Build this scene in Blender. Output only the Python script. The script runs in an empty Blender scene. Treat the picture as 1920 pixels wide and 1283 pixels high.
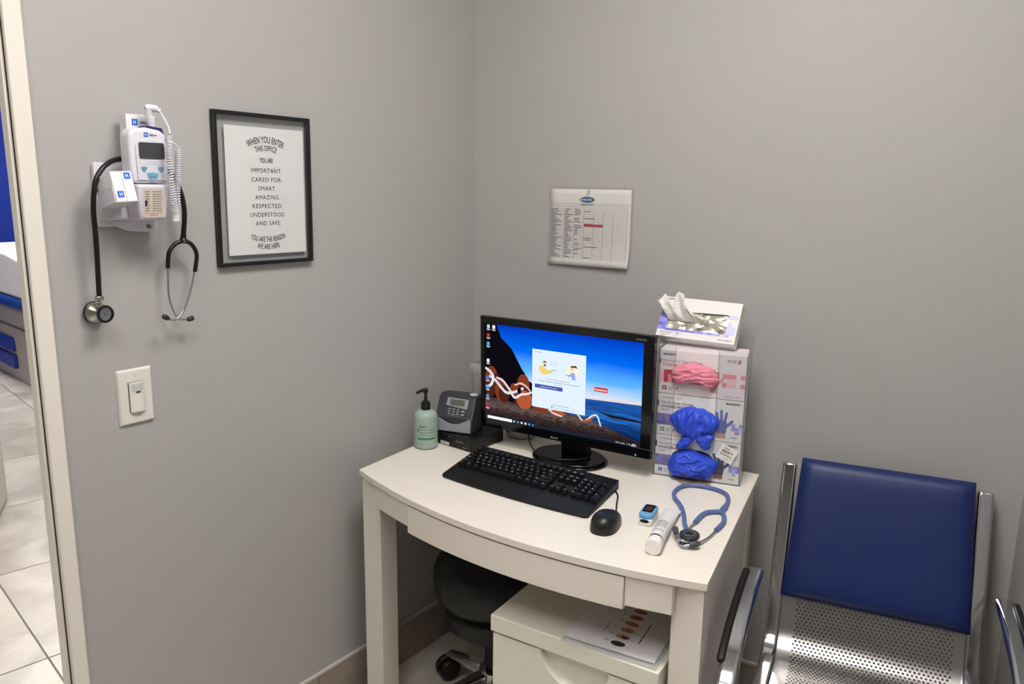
import bpy, bmesh, math, random
from mathutils import Matrix, Vector, noise

# ------------------------------------------------------------------ camera, world, lights, exposure
scene = bpy.context.scene
COL = scene.collection
cam_data = bpy.data.cameras.new('camera')
cam_data.sensor_width = 36.0
cam_data.lens = 36.0 * 1475.3 / 1920.0
cam_data.clip_start = 0.02
cam = bpy.data.objects.new('camera', cam_data)
COL.objects.link(cam)
cam.matrix_world = Matrix(((0.80258128, -0.12903135, 0.58242098, 1.6026),
                           (0.59637656, 0.15050305, -0.78846929, -1.96),
                           (0.01408112, 0.98015292, 0.1977422, 1.4904),
                           (0, 0, 0, 1)))
scene.camera = cam
world = bpy.data.worlds.new('world')
scene.world = world
world.use_nodes = True
world.node_tree.nodes['Background'].inputs[0].default_value = (0.8, 0.85, 1.0, 1)
world.node_tree.nodes['Background'].inputs[1].default_value = 0.15
scene.view_settings.view_transform = 'Standard'
scene.view_settings.look = 'None'
scene.view_settings.exposure = 0.1
scene.view_settings.gamma = 1.0
scene.view_settings.use_curve_mapping = False
ROOM_LIGHT = 17.0       # emission of the ceiling panel over the office
HALL_LIGHT = 21.0       # emission of the panels beyond the doorway

# ------------------------------------------------------------------ helpers
R = math.radians
def lin(c):
    c = c / 255.0
    return c / 12.92 if c <= 0.04045 else ((c + 0.055) / 1.055) ** 2.4
def rgb(*c): return (lin(c[0]), lin(c[1]), lin(c[2]), 1.0)
MATS = {}
def mat(name, c, rough=0.5, metal=0.0, spec=0.5, var=0.0, vscale=20.0, bump=0.0, bscale=200.0, trans=0.0, alpha=1.0, coat=0.0, emit=0.0, ior=1.45, sub=0.0):
    if name in MATS: return MATS[name]
    m = bpy.data.materials.new(name); m.use_nodes = True
    nt = m.node_tree; b = nt.nodes['Principled BSDF']
    b.inputs['Base Color'].default_value = rgb(*c)
    b.inputs['Roughness'].default_value = rough
    b.inputs['Metallic'].default_value = metal
    b.inputs['Specular IOR Level'].default_value = spec
    b.inputs['IOR'].default_value = ior
    b.inputs['Coat Weight'].default_value = coat
    b.inputs['Coat Roughness'].default_value = 0.05
    b.inputs['Transmission Weight'].default_value = trans
    b.inputs['Alpha'].default_value = alpha
    if sub:
        b.inputs['Subsurface Weight'].default_value = sub
        b.inputs['Subsurface Radius'].default_value = (0.01, 0.01, 0.01)
    if emit:
        b.inputs['Emission Color'].default_value = rgb(*c)
        b.inputs['Emission Strength'].default_value = emit
        b.inputs['Base Color'].default_value = (0.01, 0.01, 0.01, 1)
    tc = nt.nodes.new('ShaderNodeTexCoord')
    if var:
        n = nt.nodes.new('ShaderNodeTexNoise'); n.inputs['Scale'].default_value = vscale; n.inputs['Detail'].default_value = 4
        nt.links.new(tc.outputs['Object'], n.inputs['Vector'])
        r = nt.nodes.new('ShaderNodeMapRange'); r.inputs['From Min'].default_value = 0.3; r.inputs['From Max'].default_value = 0.7
        r.inputs['To Min'].default_value = 1 - var; r.inputs['To Max'].default_value = 1 + var
        nt.links.new(n.outputs['Fac'], r.inputs['Value'])
        mx = nt.nodes.new('ShaderNodeVectorMath'); mx.operation = 'SCALE'
        mx.inputs[0].default_value = rgb(*c)[:3]
        nt.links.new(r.outputs['Result'], mx.inputs['Scale'])
        nt.links.new(mx.outputs['Vector'], b.inputs['Base Color'])
    if bump:
        n = nt.nodes.new('ShaderNodeTexNoise'); n.inputs['Scale'].default_value = bscale; n.inputs['Detail'].default_value = 3
        nt.links.new(tc.outputs['Object'], n.inputs['Vector'])
        bp = nt.nodes.new('ShaderNodeBump'); bp.inputs['Strength'].default_value = bump; bp.inputs['Distance'].default_value = 0.002
        nt.links.new(n.outputs['Fac'], bp.inputs['Height'])
        nt.links.new(bp.outputs['Normal'], b.inputs['Normal'])
    MATS[name] = m
    return m
def clear_mat(name, tint=(251, 252, 253), body=0.04, rough=0.05):
    """thin clear plastic: mostly transparent, fresnel gloss, a little milky body"""
    if name in MATS: return MATS[name]
    m = bpy.data.materials.new(name); m.use_nodes = True
    nt = m.node_tree; nt.nodes.clear()
    out = nt.nodes.new('ShaderNodeOutputMaterial')
    tr = nt.nodes.new('ShaderNodeBsdfTransparent'); tr.inputs[0].default_value = rgb(*tint)
    gl = nt.nodes.new('ShaderNodeBsdfGlossy'); gl.inputs['Roughness'].default_value = rough
    df = nt.nodes.new('ShaderNodeBsdfDiffuse'); df.inputs[0].default_value = rgb(215, 218, 220)
    lw = nt.nodes.new('ShaderNodeLayerWeight'); lw.inputs['Blend'].default_value = 0.5
    pw_ = nt.nodes.new('ShaderNodeMath'); pw_.operation = 'POWER'; pw_.inputs[1].default_value = 4.0
    fr = nt.nodes.new('ShaderNodeMath'); fr.operation = 'MULTIPLY_ADD'; fr.inputs[1].default_value = 0.7; fr.inputs[2].default_value = 0.03
    nt.links.new(lw.outputs['Facing'], pw_.inputs[0]); nt.links.new(pw_.outputs[0], fr.inputs[0])
    m1 = nt.nodes.new('ShaderNodeMixShader'); m1.inputs[0].default_value = body
    m2 = nt.nodes.new('ShaderNodeMixShader')
    nt.links.new(tr.outputs[0], m1.inputs[1]); nt.links.new(df.outputs[0], m1.inputs[2])
    nt.links.new(fr.outputs[0], m2.inputs[0]); nt.links.new(m1.outputs[0], m2.inputs[1]); nt.links.new(gl.outputs[0], m2.inputs[2])
    nt.links.new(m2.outputs[0], out.inputs['Surface'])
    MATS[name] = m
    return m

def panelM(loc, yaw=0.0, tilt=0.0, roll=0.0):
    """frame of an upright face: local x right, y up, z out of the face"""
    y = R(yaw); t = R(tilt)
    r = Vector((math.cos(y), math.sin(y), 0)); up = Vector((math.sin(y) * math.sin(t), -math.cos(y) * math.sin(t), math.cos(t)))
    n = r.cross(up)
    M = Matrix(((r.x, up.x, n.x, loc[0]), (r.y, up.y, n.y, loc[1]), (r.z, up.z, n.z, loc[2]), (0, 0, 0, 1)))
    return M @ Matrix.Rotation(R(roll), 4, 'Z')
def zM(loc, yaw=0.0): return Matrix.Translation(loc) @ Matrix.Rotation(R(yaw), 4, 'Z')

def tag(o, label, cat, group=None):
    o['label'] = label; o['category'] = cat
    if group: o['group'] = group
    return o
def thing(name, M, label, cat, group=None):
    o = bpy.data.objects.new(name, None); COL.objects.link(o)
    o.empty_display_size = 0.05
    o.matrix_world = M
    return tag(o, label, cat, group)
def place(me, name, m, parent=None, M=None):
    o = bpy.data.objects.new(name, me); COL.objects.link(o)
    if m is not None and not me.materials: me.materials.append(m)
    if parent is not None: o.parent = parent
    if M is not None: o.matrix_local = M
    return o
def struct(o):
    o['kind'] = 'structure'; return o

class B:
    """collects shapes, then makes ONE mesh object"""
    def __init__(s): s.v = []; s.f = []
    def add(s, vs, fs, M=None):
        k = len(s.v)
        s.v += [tuple(M @ Vector(v)) if M is not None else tuple(v) for v in vs]
        s.f += [tuple(i + k for i in f) for f in fs]
        return s
    def box(s, a, b, M=None):
        x0, y0, z0 = a; x1, y1, z1 = b
        return s.add([(x0, y0, z0), (x1, y0, z0), (x1, y1, z0), (x0, y1, z0), (x0, y0, z1), (x1, y0, z1), (x1, y1, z1), (x0, y1, z1)],
                     [(0, 3, 2, 1), (4, 5, 6, 7), (0, 1, 5, 4), (1, 2, 6, 5), (2, 3, 7, 6), (3, 0, 4, 7)], M)
    def hexa(s, bot, top, M=None):
        return s.add(list(bot) + list(top), [(0, 3, 2, 1), (4, 5, 6, 7), (0, 1, 5, 4), (1, 2, 6, 5), (2, 3, 7, 6), (3, 0, 4, 7)], M)
    def prism(s, poly, z0, z1, M=None):
        n = len(poly)
        vs = [(p[0], p[1], z0) for p in poly] + [(p[0], p[1], z1) for p in poly]
        fs = [tuple(range(n - 1, -1, -1)), tuple(range(n, 2 * n))] + [(i, (i + 1) % n, n + (i + 1) % n, n + i) for i in range(n)]
        return s.add(vs, fs, M)
    def flat(s, poly, z=0.0, M=None):
        return s.add([(p[0], p[1], z) for p in poly], [tuple(range(len(poly)))], M)
    def lathe(s, prof, n=32, M=None, caps=True):
        vs = []; fs = []
        for r, z in prof:
            for i in range(n):
                a = 2 * math.pi * i / n; vs.append((r * math.cos(a), r * math.sin(a), z))
        for k in range(len(prof) - 1):
            for i in range(n):
                j = (i + 1) % n; fs.append((k * n + i, k * n + j, (k + 1) * n + j, (k + 1) * n + i))
        if caps:
            fs.append(tuple(range(n - 1, -1, -1))); fs.append(tuple((len(prof) - 1) * n + i for i in range(n)))
        return s.add(vs, fs, M)
    def cyl(s, p0, p1, r0, r1=None, n=16):
        return s.tube([p0, p1], [r0, r0 if r1 is None else r1], n)
    def tube(s, pts, r, n=10, closed=False, section=None, caps=True):
        """sweep a circle (or a closed 2-D section) along points"""
        P = [Vector(p) for p in pts]; m = len(P)
        rs = r if isinstance(r, (list, tuple)) else [r] * m
        sec = section or [(math.cos(2 * math.pi * i / n), math.sin(2 * math.pi * i / n)) for i in range(n)]
        n = len(sec); vs = []; fs = []
        T = []
        for i in range(m):
            a = P[(i - 1) % m] if (closed or i > 0) else P[i]
            b = P[(i + 1) % m] if (closed or i < m - 1) else P[i]
            T.append((b - a).normalized())
        ref = Vector((0, 0, 1)) if abs(T[0].z) < 0.9 else Vector((1, 0, 0))
        N = (ref - T[0] * ref.dot(T[0])).normalized()
        for i in range(m):
            N = (N - T[i] * N.dot(T[i])).normalized(); Bn = T[i].cross(N)
            for a, b in sec: vs.append(P[i] + (N * a + Bn * b) * rs[i])
        for k in range(m if closed else m - 1):
            k2 = (k + 1) % m
            for i in range(n):
                j = (i + 1) % n; fs.append((k * n + i, k * n + j, k2 * n + j, k2 * n + i))
        if not closed and caps:
            fs.append(tuple(range(n - 1, -1, -1))); fs.append(tuple((m - 1) * n + i for i in range(n)))
        return s.add(vs, fs)
    def ribbon(s, pts, wdir, w, tdirs, t):
        """sweep a rectangle along points: width along the fixed wdir, thickness along tdirs[i]"""
        W = Vector(wdir).normalized(); vs = []; fs = []; m = len(pts)
        for p, td in zip(pts, tdirs):
            p = Vector(p); td = Vector(td).normalized()
            for a, b in ((-1, -1), (1, -1), (1, 1), (-1, 1)): vs.append(p + W * (a * w / 2) + td * (b * t / 2))
        for k in range(m - 1):
            for i in range(4):
                j = (i + 1) % 4; fs.append((k * 4 + i, k * 4 + j, k * 4 + 4 + j, k * 4 + 4 + i))
        fs.append((3, 2, 1, 0)); fs.append(tuple((m - 1) * 4 + i for i in range(4)))
        return s.add(vs, fs)
    def ball(s, c, r, n=16, m=10, scale=(1, 1, 1), M=None):
        vs = []; fs = []
        for k in range(1, m):
            t = math.pi * k / m
            for i in range(n):
                a = 2 * math.pi * i / n
                vs.append((c[0] + r * scale[0] * math.sin(t) * math.cos(a), c[1] + r * scale[1] * math.sin(t) * math.sin(a), c[2] + r * scale[2] * math.cos(t)))
        vs.append((c[0], c[1], c[2] + r * scale[2])); vs.append((c[0], c[1], c[2] - r * scale[2]))
        for k in range(m - 2):
            for i in range(n):
                j = (i + 1) % n; fs.append((k * n + i, (k + 1) * n + i, (k + 1) * n + j, k * n + j))
        top = len(vs) - 2; bot = top + 1
        for i in range(n):
            j = (i + 1) % n; fs.append((i, j, top)); fs.append(((m - 2) * n + j, (m - 2) * n + i, bot))
        return s.add(vs, fs, M)
    def grid(s, fn, nu, nv, M=None):
        vs = [fn(i / nu, j / nv) for j in range(nv + 1) for i in range(nu + 1)]
        fs = [(j * (nu + 1) + i, j * (nu + 1) + i + 1, (j + 1) * (nu + 1) + i + 1, (j + 1) * (nu + 1) + i) for j in range(nv) for i in range(nu)]
        return s.add(vs, fs, M)
    def mesh(s, name, smooth=None, fix=True):
        me = bpy.data.meshes.new(name); me.from_pydata(s.v, [], s.f)
        if fix:
            bm = bmesh.new(); bm.from_mesh(me); bmesh.ops.recalc_face_normals(bm, faces=bm.faces); bm.to_mesh(me); bm.free()
        if smooth is not None:
            for p in me.polygons: p.use_smooth = True
            me.set_sharp_from_angle(angle=R(smooth))
        me.update()
        return me
    def obj(s, name, m, parent=None, bevel=0.0, seg=2, smooth=None, M=None, solid=0.0, sub=0):
        fix = len(s.f) > 1
        o = place(s.mesh(name, (40 if bevel and smooth is None else smooth), fix), name, m, parent, M)
        if solid:
            d = o.modifiers.new('thickness', 'SOLIDIFY'); d.thickness = solid; d.offset = 0
        if bevel:
            d = o.modifiers.new('rounding', 'BEVEL'); d.width = bevel; d.segments = seg; d.limit_method = 'ANGLE'; d.angle_limit = R(35)
        if sub:
            d = o.modifiers.new('smoothing', 'SUBSURF'); d.levels = sub; d.render_levels = sub
        return o

def smoothpath(pts, k=6, closed=False):
    """Catmull-Rom through points"""
    P = [Vector(p) for p in pts]; n = len(P); out = []
    for i in range(n if closed else n - 1):
        p0 = P[(i - 1) % n] if (closed or i > 0) else P[i] * 2 - P[i + 1]
        p1 = P[i]; p2 = P[(i + 1) % n]
        p3 = P[(i + 2) % n] if (closed or i < n - 2) else p2 * 2 - p1
        for j in range(k):
            t = j / k
            out.append(0.5 * ((2 * p1) + (p2 - p0) * t + (2 * p0 - 5 * p1 + 4 * p2 - p3) * t * t + (3 * p1 - p0 - 3 * p2 + p3) * t ** 3))
    if not closed: out.append(P[-1])
    return out
def circle(cx, cy, r, n=24, ry=None): return [(cx + r * math.cos(2 * math.pi * i / n), cy + (ry or r) * math.sin(2 * math.pi * i / n)) for i in range(n)]
def rrect(x0, y0, x1, y1, r, n=5):
    out = []
    for cx, cy, a0 in ((x1 - r, y0 + r, -90), (x1 - r, y1 - r, 0), (x0 + r, y1 - r, 90), (x0 + r, y0 + r, 180)):
        for i in range(n + 1):
            a = R(a0 + 90 * i / n); out.append((cx + r * math.cos(a), cy + r * math.sin(a)))
    return out

FONTS = {}
def glyphs(s, bold=0.0, space=1.0):
    """flat lettering mesh data: verts, faces, width for unit size, baseline at 0"""
    key = (s, bold, space)
    if key in FONTS: return FONTS[key]
    cu = bpy.data.curves.new('lettering', 'FONT'); cu.body = s; cu.size = 1.0; cu.offset = bold; cu.space_character = space
    cu.resolution_u = 3; cu.fill_mode = 'FRONT'
    o = bpy.data.objects.new('lettering', cu)
    me = o.to_mesh()
    v = [tuple(p.co) for p in me.vertices]; f = [tuple(p.vertices) for p in me.polygons]
    o.to_mesh_clear(); bpy.data.objects.remove(o); bpy.data.curves.remove(cu)
    x0 = min((p[0] for p in v), default=0); x1 = max((p[0] for p in v), default=0)
    FONTS[key] = (v, f, x0, x1)
    return FONTS[key]
def text(parent, s, x, y, h, m, z=0.0005, width=None, align='L', bold=0.0, space=1.0, rot=0.0, name='lettering', M=None, bld=None):
    """one line of print; h = cap height, width = exact line width if given; local x right, y up, z out"""
    v, f, x0, x1 = glyphs(s, bold, space)
    if not v: return None
    k = h / 0.70; w = (x1 - x0) * k; sx = k * (width / w if width else 1.0); W = width or w
    off = {'L': 0, 'C': -W / 2, 'R': -W}[align]
    T = Matrix.Translation((x, y, z)) @ Matrix.Rotation(R(rot), 4, 'Z')
    if M is not None: T = M @ T
    vs = [((p[0] - x0) * sx + off, p[1] * k, 0) for p in v]
    if bld is not None:
        bld.add(vs, f, T); return None
    b = B(); b.add(vs, f, T)
    return place(b.mesh(name, fix=False), name, m, parent)
def arctext(parent, s, cx, cy, rad, h, m, width, up=True, z=0.0005, bold=0.0):
    """lettering bent along a circle; (cx, cy) = the middle of the line"""
    v, f, x0, x1 = glyphs(s, bold, 1.05)
    k = h / 0.70; sx = width / (x1 - x0); vs = []
    for p in v:
        u = (p[0] - (x0 + x1) / 2) * sx; yy = p[1] * k
        if up: a = u / rad; vs.append((cx + (rad + yy) * math.sin(a), cy - rad + (rad + yy) * math.cos(a), z))
        else: a = u / rad; vs.append((cx + (rad - yy) * math.sin(a), cy + rad - (rad - yy) * math.cos(a), z))
    b = B(); b.add(vs, f)
    return place(b.mesh('lettering', fix=False), 'lettering', m, parent)
def bars(parent, rows, m, name='fine_print', z=0.0005):
    """lines of print too small to read: thin strokes of word length"""
    rnd = random.Random(len(rows)); b = B()
    for x0, x1, y, h in rows:
        x = x0
        while x < x1 - h:
            w = min(rnd.uniform(2.0, 6.0) * h, x1 - x); b.flat([(x, y), (x + w, y), (x + w, y + h), (x, y + h)], z); x += w + h * 0.8
    o = b.obj(name, m, parent); o['kind'] = 'stuff'
    return o
def quad(parent, name, x0, y0, x1, y1, m, z=0.0004):
    return B().flat([(x0, y0), (x1, y0), (x1, y1), (x0, y1)], z).obj(name, m, parent)
def pillow(outline, h, wr=0.004, freq=30.0, seed=0.0, rings=26, n=130, flatback=True, stretch=(1, 1)):
    """crumpled bulge over a star-shaped outline (local x, y; bulges along z)"""
    pts = [Vector((p[0], p[1], 0)) for p in outline]
    pts = smoothpath(pts, 8, True)
    L = [0.0]
    for i in range(len(pts)): L.append(L[-1] + (pts[(i + 1) % len(pts)] - pts[i]).length)
    res = []; j = 0
    for i in range(n):
        t = L[-1] * i / n
        while L[j + 1] < t: j += 1
        q = (t - L[j]) / max(1e-9, L[j + 1] - L[j]); res.append(pts[j].lerp(pts[(j + 1) % len(pts)], q))
    c = sum(res, Vector()) / n
    vs = []; fs = []
    for k in range(rings + 1):
        r = 1 - k / rings * 0.97
        for p in res:
            q = c + (p - c) * r
            z = h * (1 - r ** 2.6) ** 0.55
            s = Vector((q.x * freq * stretch[0] + seed, q.y * freq * stretch[1], seed * 1.7))
            ed = min(1.0, (1 - r) * 6)
            z += wr * ed * (1 - 2 * abs(noise.noise(s))) + 0.5 * wr * ed * (1 - 2 * abs(noise.noise(s * 2.3)))
            d = Vector((noise.noise(s + Vector((7, 0, 0))), noise.noise(s + Vector((0, 9, 0))), 0)) * wr * 0.8
            vs.append((q.x + d.x, q.y + d.y, z))
    for k in range(rings):
        for i in range(n):
            j2 = (i + 1) % n; fs.append((k * n + i, k * n + j2, (k + 1) * n + j2, (k + 1) * n + i))
    fs.append(tuple(rings * n + i for i in range(n)))
    return vs, fs
# ------------------------------------------------------------------ materials of the setting
WALL = mat('wall_paint', (168, 166, 163), 0.55, bump=0.06, bscale=350, var=0.012, vscale=3)
CEIL = mat('ceiling_paint', (226, 224, 220), 0.8)
WHITE_TRIM = mat('trim_paint', (224, 217, 206), 0.4)
BLUE_WALL = mat('blue_wall_paint', (16, 52, 160), 0.6, var=0.03, vscale=2)
GROUT = mat('grout', (128, 122, 116), 0.9)
GASKET = mat('black_gasket', (16, 14, 20), 0.7)
CHROME = mat('chrome', (205, 205, 208), 0.09, 1.0)
STEEL = mat('brushed_steel', (176, 174, 172), 0.33, 1.0)
BLACK = mat('black_plastic', (16, 16, 18), 0.42)
BLACK_GLOSS = mat('black_gloss', (8, 8, 10), 0.12)
WHITE_PL = mat('white_plastic', (222, 220, 224), 0.35)
INK = mat('black_ink', (22, 22, 24), 0.8)
PAPER = mat('white_paper', (232, 230, 224), 0.75)
GREY_INK = mat('grey_ink', (110, 112, 116), 0.8)

def tile_material():
    m = bpy.data.materials.new('porcelain_tile'); m.use_nodes = True
    nt = m.node_tree; b = nt.nodes['Principled BSDF']; b.inputs['Roughness'].default_value = 0.32
    tc = nt.nodes.new('ShaderNodeTexCoord'); oi = nt.nodes.new('ShaderNodeObjectInfo')
    ad = nt.nodes.new('ShaderNodeVectorMath'); ad.operation = 'ADD'
    sc = nt.nodes.new('ShaderNodeVectorMath'); sc.operation = 'SCALE'; sc.inputs['Scale'].default_value = 1.0
    cb = nt.nodes.new('ShaderNodeCombineXYZ')
    mu = nt.nodes.new('ShaderNodeMath'); mu.operation = 'MULTIPLY'; mu.inputs[1].default_value = 40
    nt.links.new(oi.outputs['Random'], mu.inputs[0]); nt.links.new(mu.outputs[0], cb.inputs[0]); nt.links.new(mu.outputs[0], cb.inputs[1])
    nt.links.new(tc.outputs['Object'], ad.inputs[0]); nt.links.new(cb.outputs[0], ad.inputs[1])
    n = nt.nodes.new('ShaderNodeTexNoise'); n.inputs['Scale'].default_value = 2.6; n.inputs['Detail'].default_value = 7; n.inputs['Distortion'].default_value = 1.2
    nt.links.new(ad.outputs[0], n.inputs['Vector'])
    cr = nt.nodes.new('ShaderNodeValToRGB')
    cr.color_ramp.elements[0].position = 0.36; cr.color_ramp.elements[0].color = rgb(186, 180, 171)
    cr.color_ramp.elements[1].position = 0.62; cr.color_ramp.elements[1].color = rgb(221, 216, 207)
    nt.links.new(n.outputs['Fac'], cr.inputs[0]); nt.links.new(cr.outputs[0], b.inputs['Base Color'])
    return m
TILE = tile_material()
BASE_TILE = mat('baseboard_tile', (150, 138, 128), 0.4, var=0.12, vscale=9)
BASE_TRIM = mat('baseboard_trim', (190, 184, 178), 0.35)

# ------------------------------------------------------------------ floor with tiles
fl = struct(B().box((-6.2, -4.4, -0.08), (3.6, 2.5, -0.003)).obj('floor', GROUT))
tm = B().box((-0.352, -0.352, -0.009), (0.352, 0.352, 0.0)).mesh('tile')
tm.materials.append(TILE)
e1 = Vector((math.cos(R(-9)), math.sin(R(-9)), 0)); e2 = Vector((-e1.y, e1.x, 0))
for i in range(-8, 6):
    for j in range(-5, 6):
        p = e1 * (-0.72 + 0.71 * (i + 0.5)) + e2 * (-1.151 + 0.71 * (j + 0.5))
        if -6.0 < p.x < 3.3 and -4.1 < p.y < 2.2:
            t = place(tm, 'tile', None, fl); t.matrix_local = zM((p.x, p.y, 0), -9)

# ------------------------------------------------------------------ walls (back wall turned by 7 degrees, right wall square to it)
WA = 7.0
bd = Vector((math.cos(R(WA)), math.sin(R(WA)), 0)); bn = Vector((math.sin(R(WA)), -math.cos(R(WA)), 0))
H = 2.62
corner = bd * 1.547
rn = Vector((math.sin(R(13)), -math.cos(R(13)), 0)); rd = Vector((-rn.y, rn.x, 0))
rend = corner + rn * 4.5
wl = B()
wl.prism([(0, 0.0), (0, -1.295), (-0.10, -1.255), (-0.10, 0.12), (0, 0.12)], 0, H)
wl.box((-0.10, -1.2951, 2.12), (0, -1.255, H)); wl.box((-0.10, -2.24, 2.12), (0, -1.2952, H)); wl.box((-0.10, -4.3, 0), (0, -2.2405, H))
struct(wl.obj('wall_left', WALL))
q0 = -bd * 0.1; q1 = corner + bd * 0.1
struct(B().prism([(q0.x, q0.y), (q1.x, q1.y), (q1.x - bn.x * 0.1, q1.y - bn.y * 0.1), (q0.x - bn.x * 0.1, q0.y - bn.y * 0.1)], 0, H).obj('wall_back', WALL))
struct(B().prism([(corner.x, corner.y), (rend.x, rend.y), (rend.x + rd.x * 0.1, rend.y + rd.y * 0.1), (corner.x + rd.x * 0.1, corner.y + rd.y * 0.1)], 0, H).obj('wall_right', WALL))
struct(B().box((-0.1, -4.4, 0), (2.8, -4.3, H)).obj('wall_front', WALL))
struct(B().box((-0.1, -4.4, H), (2.8, 0.5, H + 0.08)).obj('ceiling', CEIL))
# rooms beyond the doorway
struct(B().box((-6.0, -2.7, 2.3), (-5.9, 2.4, H)).obj('wall_far_upper', CEIL))
struct(B().box((-6.0, -2.7, 0), (-5.9, 2.4, 2.3)).obj('wall_far', BLUE_WALL))
struct(B().box((-5.9, 2.3, 0), (-0.1, 2.4, H)).obj('wall_hall_back', CEIL))
struct(B().box((-5.9, -2.7, 0), (-0.1, -2.6, H)).obj('wall_hall_front', CEIL))
struct(B().box((-6.0, -2.7, H), (-0.1, 2.4, H + 0.08)).obj('ceiling_hall', CEIL))

# ------------------------------------------------------------------ door frame: casing face, dark gasket line, jamb strip
d1 = struct(bpy.data.objects.new('door_1', None)); COL.objects.link(d1)
for side, s in ((-1.3215, 1), (-2.215, -1)):
    B().box((0.0, side, 0), (0.016, side + s * 0.032, 2.152)).obj('casing', WHITE_TRIM, d1, bevel=0.003)
    B().box((0.0032, side - s * 0.0012, 0), (0.0062, side, 2.12)).obj('gasket', GASKET, d1)
    B().box((-0.022, side - s * 0.006, 0), (0.0030, side + s * 0.014, 2.12)).obj('jamb_strip', WHITE_TRIM, d1, bevel=0.002)
B().box((0.0, -2.215, 2.12), (0.016, -1.3215, 2.152)).obj('casing', WHITE_TRIM, d1, bevel=0.003)
B().box((-0.022, -2.205, 2.11), (0.003, -1.3315, 2.119)).obj('jamb_strip', WHITE_TRIM, d1)

# ------------------------------------------------------------------ baseboards made of tiles with a pale edge strip
def baseboard(name, a, d, n, length):
    root = struct(bpy.data.objects.new(name, None)); COL.objects.link(root)
    yaw = math.degrees(math.atan2(d.y, d.x)); root.matrix_world = zM(a, yaw)
    s = 1 if Vector((-d.y, d.x, 0)).dot(n) > 0 else -1
    x = 0.0
    while x < length - 0.02:
        w = min(0.6, length - x); y0, y1 = sorted((0.0, s * 0.009))
        B().box((x + 0.001, y0, 0.0), (x + w - 0.001, y1, 0.132)).obj('tile', BASE_TILE, root, bevel=0.001)
        x += w
    y0, y1 = sorted((0.0, s * 0.0105))
    B().box((0, y0, 0.132), (length, y1, 0.1385)).obj('edge_strip', BASE_TRIM, root)
baseboard('baseboard_left', Vector((0, -1.289, 0)), Vector((0, 1, 0)), Vector((1, 0, 0)), 1.275)
baseboard('baseboard_back', bd * 0.012 + bn * 0.0, bd, bn, 1.53)
baseboard('baseboard_right', corner + rn * 0.012, rn, -rd, 4.2)

# ------------------------------------------------------------------ ceiling panels that light the rooms
def ceiling_light(x, y, sx, sy, strength, label, tint):
    t = thing('ceiling_light', zM((x, y, H - 0.012)), label, 'ceiling light', 'ceiling light panels')
    b = B()
    for a in ((-sx / 2 - 0.02, -sy / 2 - 0.02, sx / 2 + 0.02, -sy / 2), (-sx / 2 - 0.02, sy / 2, sx / 2 + 0.02, sy / 2 + 0.02), (-sx / 2 - 0.02, -sy / 2, -sx / 2, sy / 2), (sx / 2, -sy / 2, sx / 2 + 0.02, sy / 2)):
        b.box((a[0], a[1], -0.006), (a[2], a[3], 0.010))
    b.obj('frame', WHITE_PL, t)
    m = mat('lamp_diffuser_%d' % round(strength * 10), tint, emit=strength)
    B().box((-sx / 2, -sy / 2, 0.0), (sx / 2, sy / 2, 0.008)).obj('diffuser', m, t)
ceiling_light(1.08, -1.95, 0.6, 0.9, ROOM_LIGHT * 0.72, 'flat ceiling light panel in the middle of the office', (255, 251, 248))
ceiling_light(1.12, -0.98, 0.5, 0.5, ROOM_LIGHT * 1.95, 'small square ceiling light panel near the desk', (255, 251, 248))
ceiling_light(-1.2, -0.9, 0.6, 1.2, HALL_LIGHT, 'flat ceiling light panel above the hallway', (255, 250, 244))
ceiling_light(-4.4, 0.2, 1.2, 0.6, HALL_LIGHT, 'flat ceiling light panel above the exam table', (255, 250, 246))
# ------------------------------------------------------------------ desk with a bowed front
DESK = mat('desk_laminate', (227, 220, 209), 0.38)
DZ = 0.735
FL, FR, BR, BL = (0.093, -0.596), (1.080, -0.604), (0.952, 0.046), (0.047, -0.066)
def bow(t, depth=0.083): return FL[0] + (FR[0] - FL[0]) * t, FL[1] + (FR[1] - FL[1]) * t - depth * 4 * t * (1 - t)
desk = thing('desk', zM((0.55, -0.3, 0)), 'white laminate desk with bowed front and one wide drawer in the corner', 'desk')
O = Matrix.Translation((-0.55, 0.3, 0))
front = [bow(i / 24) for i in range(25)]
B().prism(front + [BR, BL], DZ - 0.017, DZ, O).obj('top', DESK, desk, bevel=0.0015)
def legbox(c, dx, dy, w=0.066):
    """square leg whose outer corner is c; dx, dy unit edge directions pointing inwards"""
    a = Vector((c[0], c[1], 0)); dx = Vector(dx).normalized() * w; dy = Vector(dy).normalized() * w
    p = [a, a + dx, a + dx + dy, a + dy]
    return B().prism([(q.x, q.y) for q in p], 0, DZ - 0.0175, O).obj('leg', DESK, desk, bevel=0.0012)
ldir = Vector((BL[0] - FL[0], BL[1] - FL[1], 0)); rdir = Vector((BR[0] - FR[0], BR[1] - FR[1], 0)); xd = Vector((1, -0.008, 0)); bdir = Vector((BR[0] - BL[0], BR[1] - BL[1], 0))
ins = 0.007
legbox((FL[0] + ins, FL[1] + 0.004), xd, ldir); legbox((FR[0] - ins, FR[1] + 0.004), -xd, rdir)
legbox((BL[0] + ins, BL[1] - 0.006), bdir, -ldir); legbox((BR[0] - ins - 0.002, BR[1] - 0.006), -bdir, -rdir)
def bowpanel(name, t0, t1, off, z0, z1, th, bev=0.001):
    """panel that follows the bowed front between two positions, off behind the top's edge"""
    n = 14; f = [bow(t0 + (t1 - t0) * i / n) for i in range(n + 1)]
    fr_ = [(x, y + off) for x, y in f]; bk = [(x, y + off + th) for x, y in reversed(f)]
    return B().prism(fr_ + bk, z0, z1, O).obj(name, DESK, desk, bevel=bev)
ap = B()
bowpanel('apron', 0.078, 0.2365, 0.008, DZ - 0.080, DZ - 0.0175, 0.016)
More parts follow.
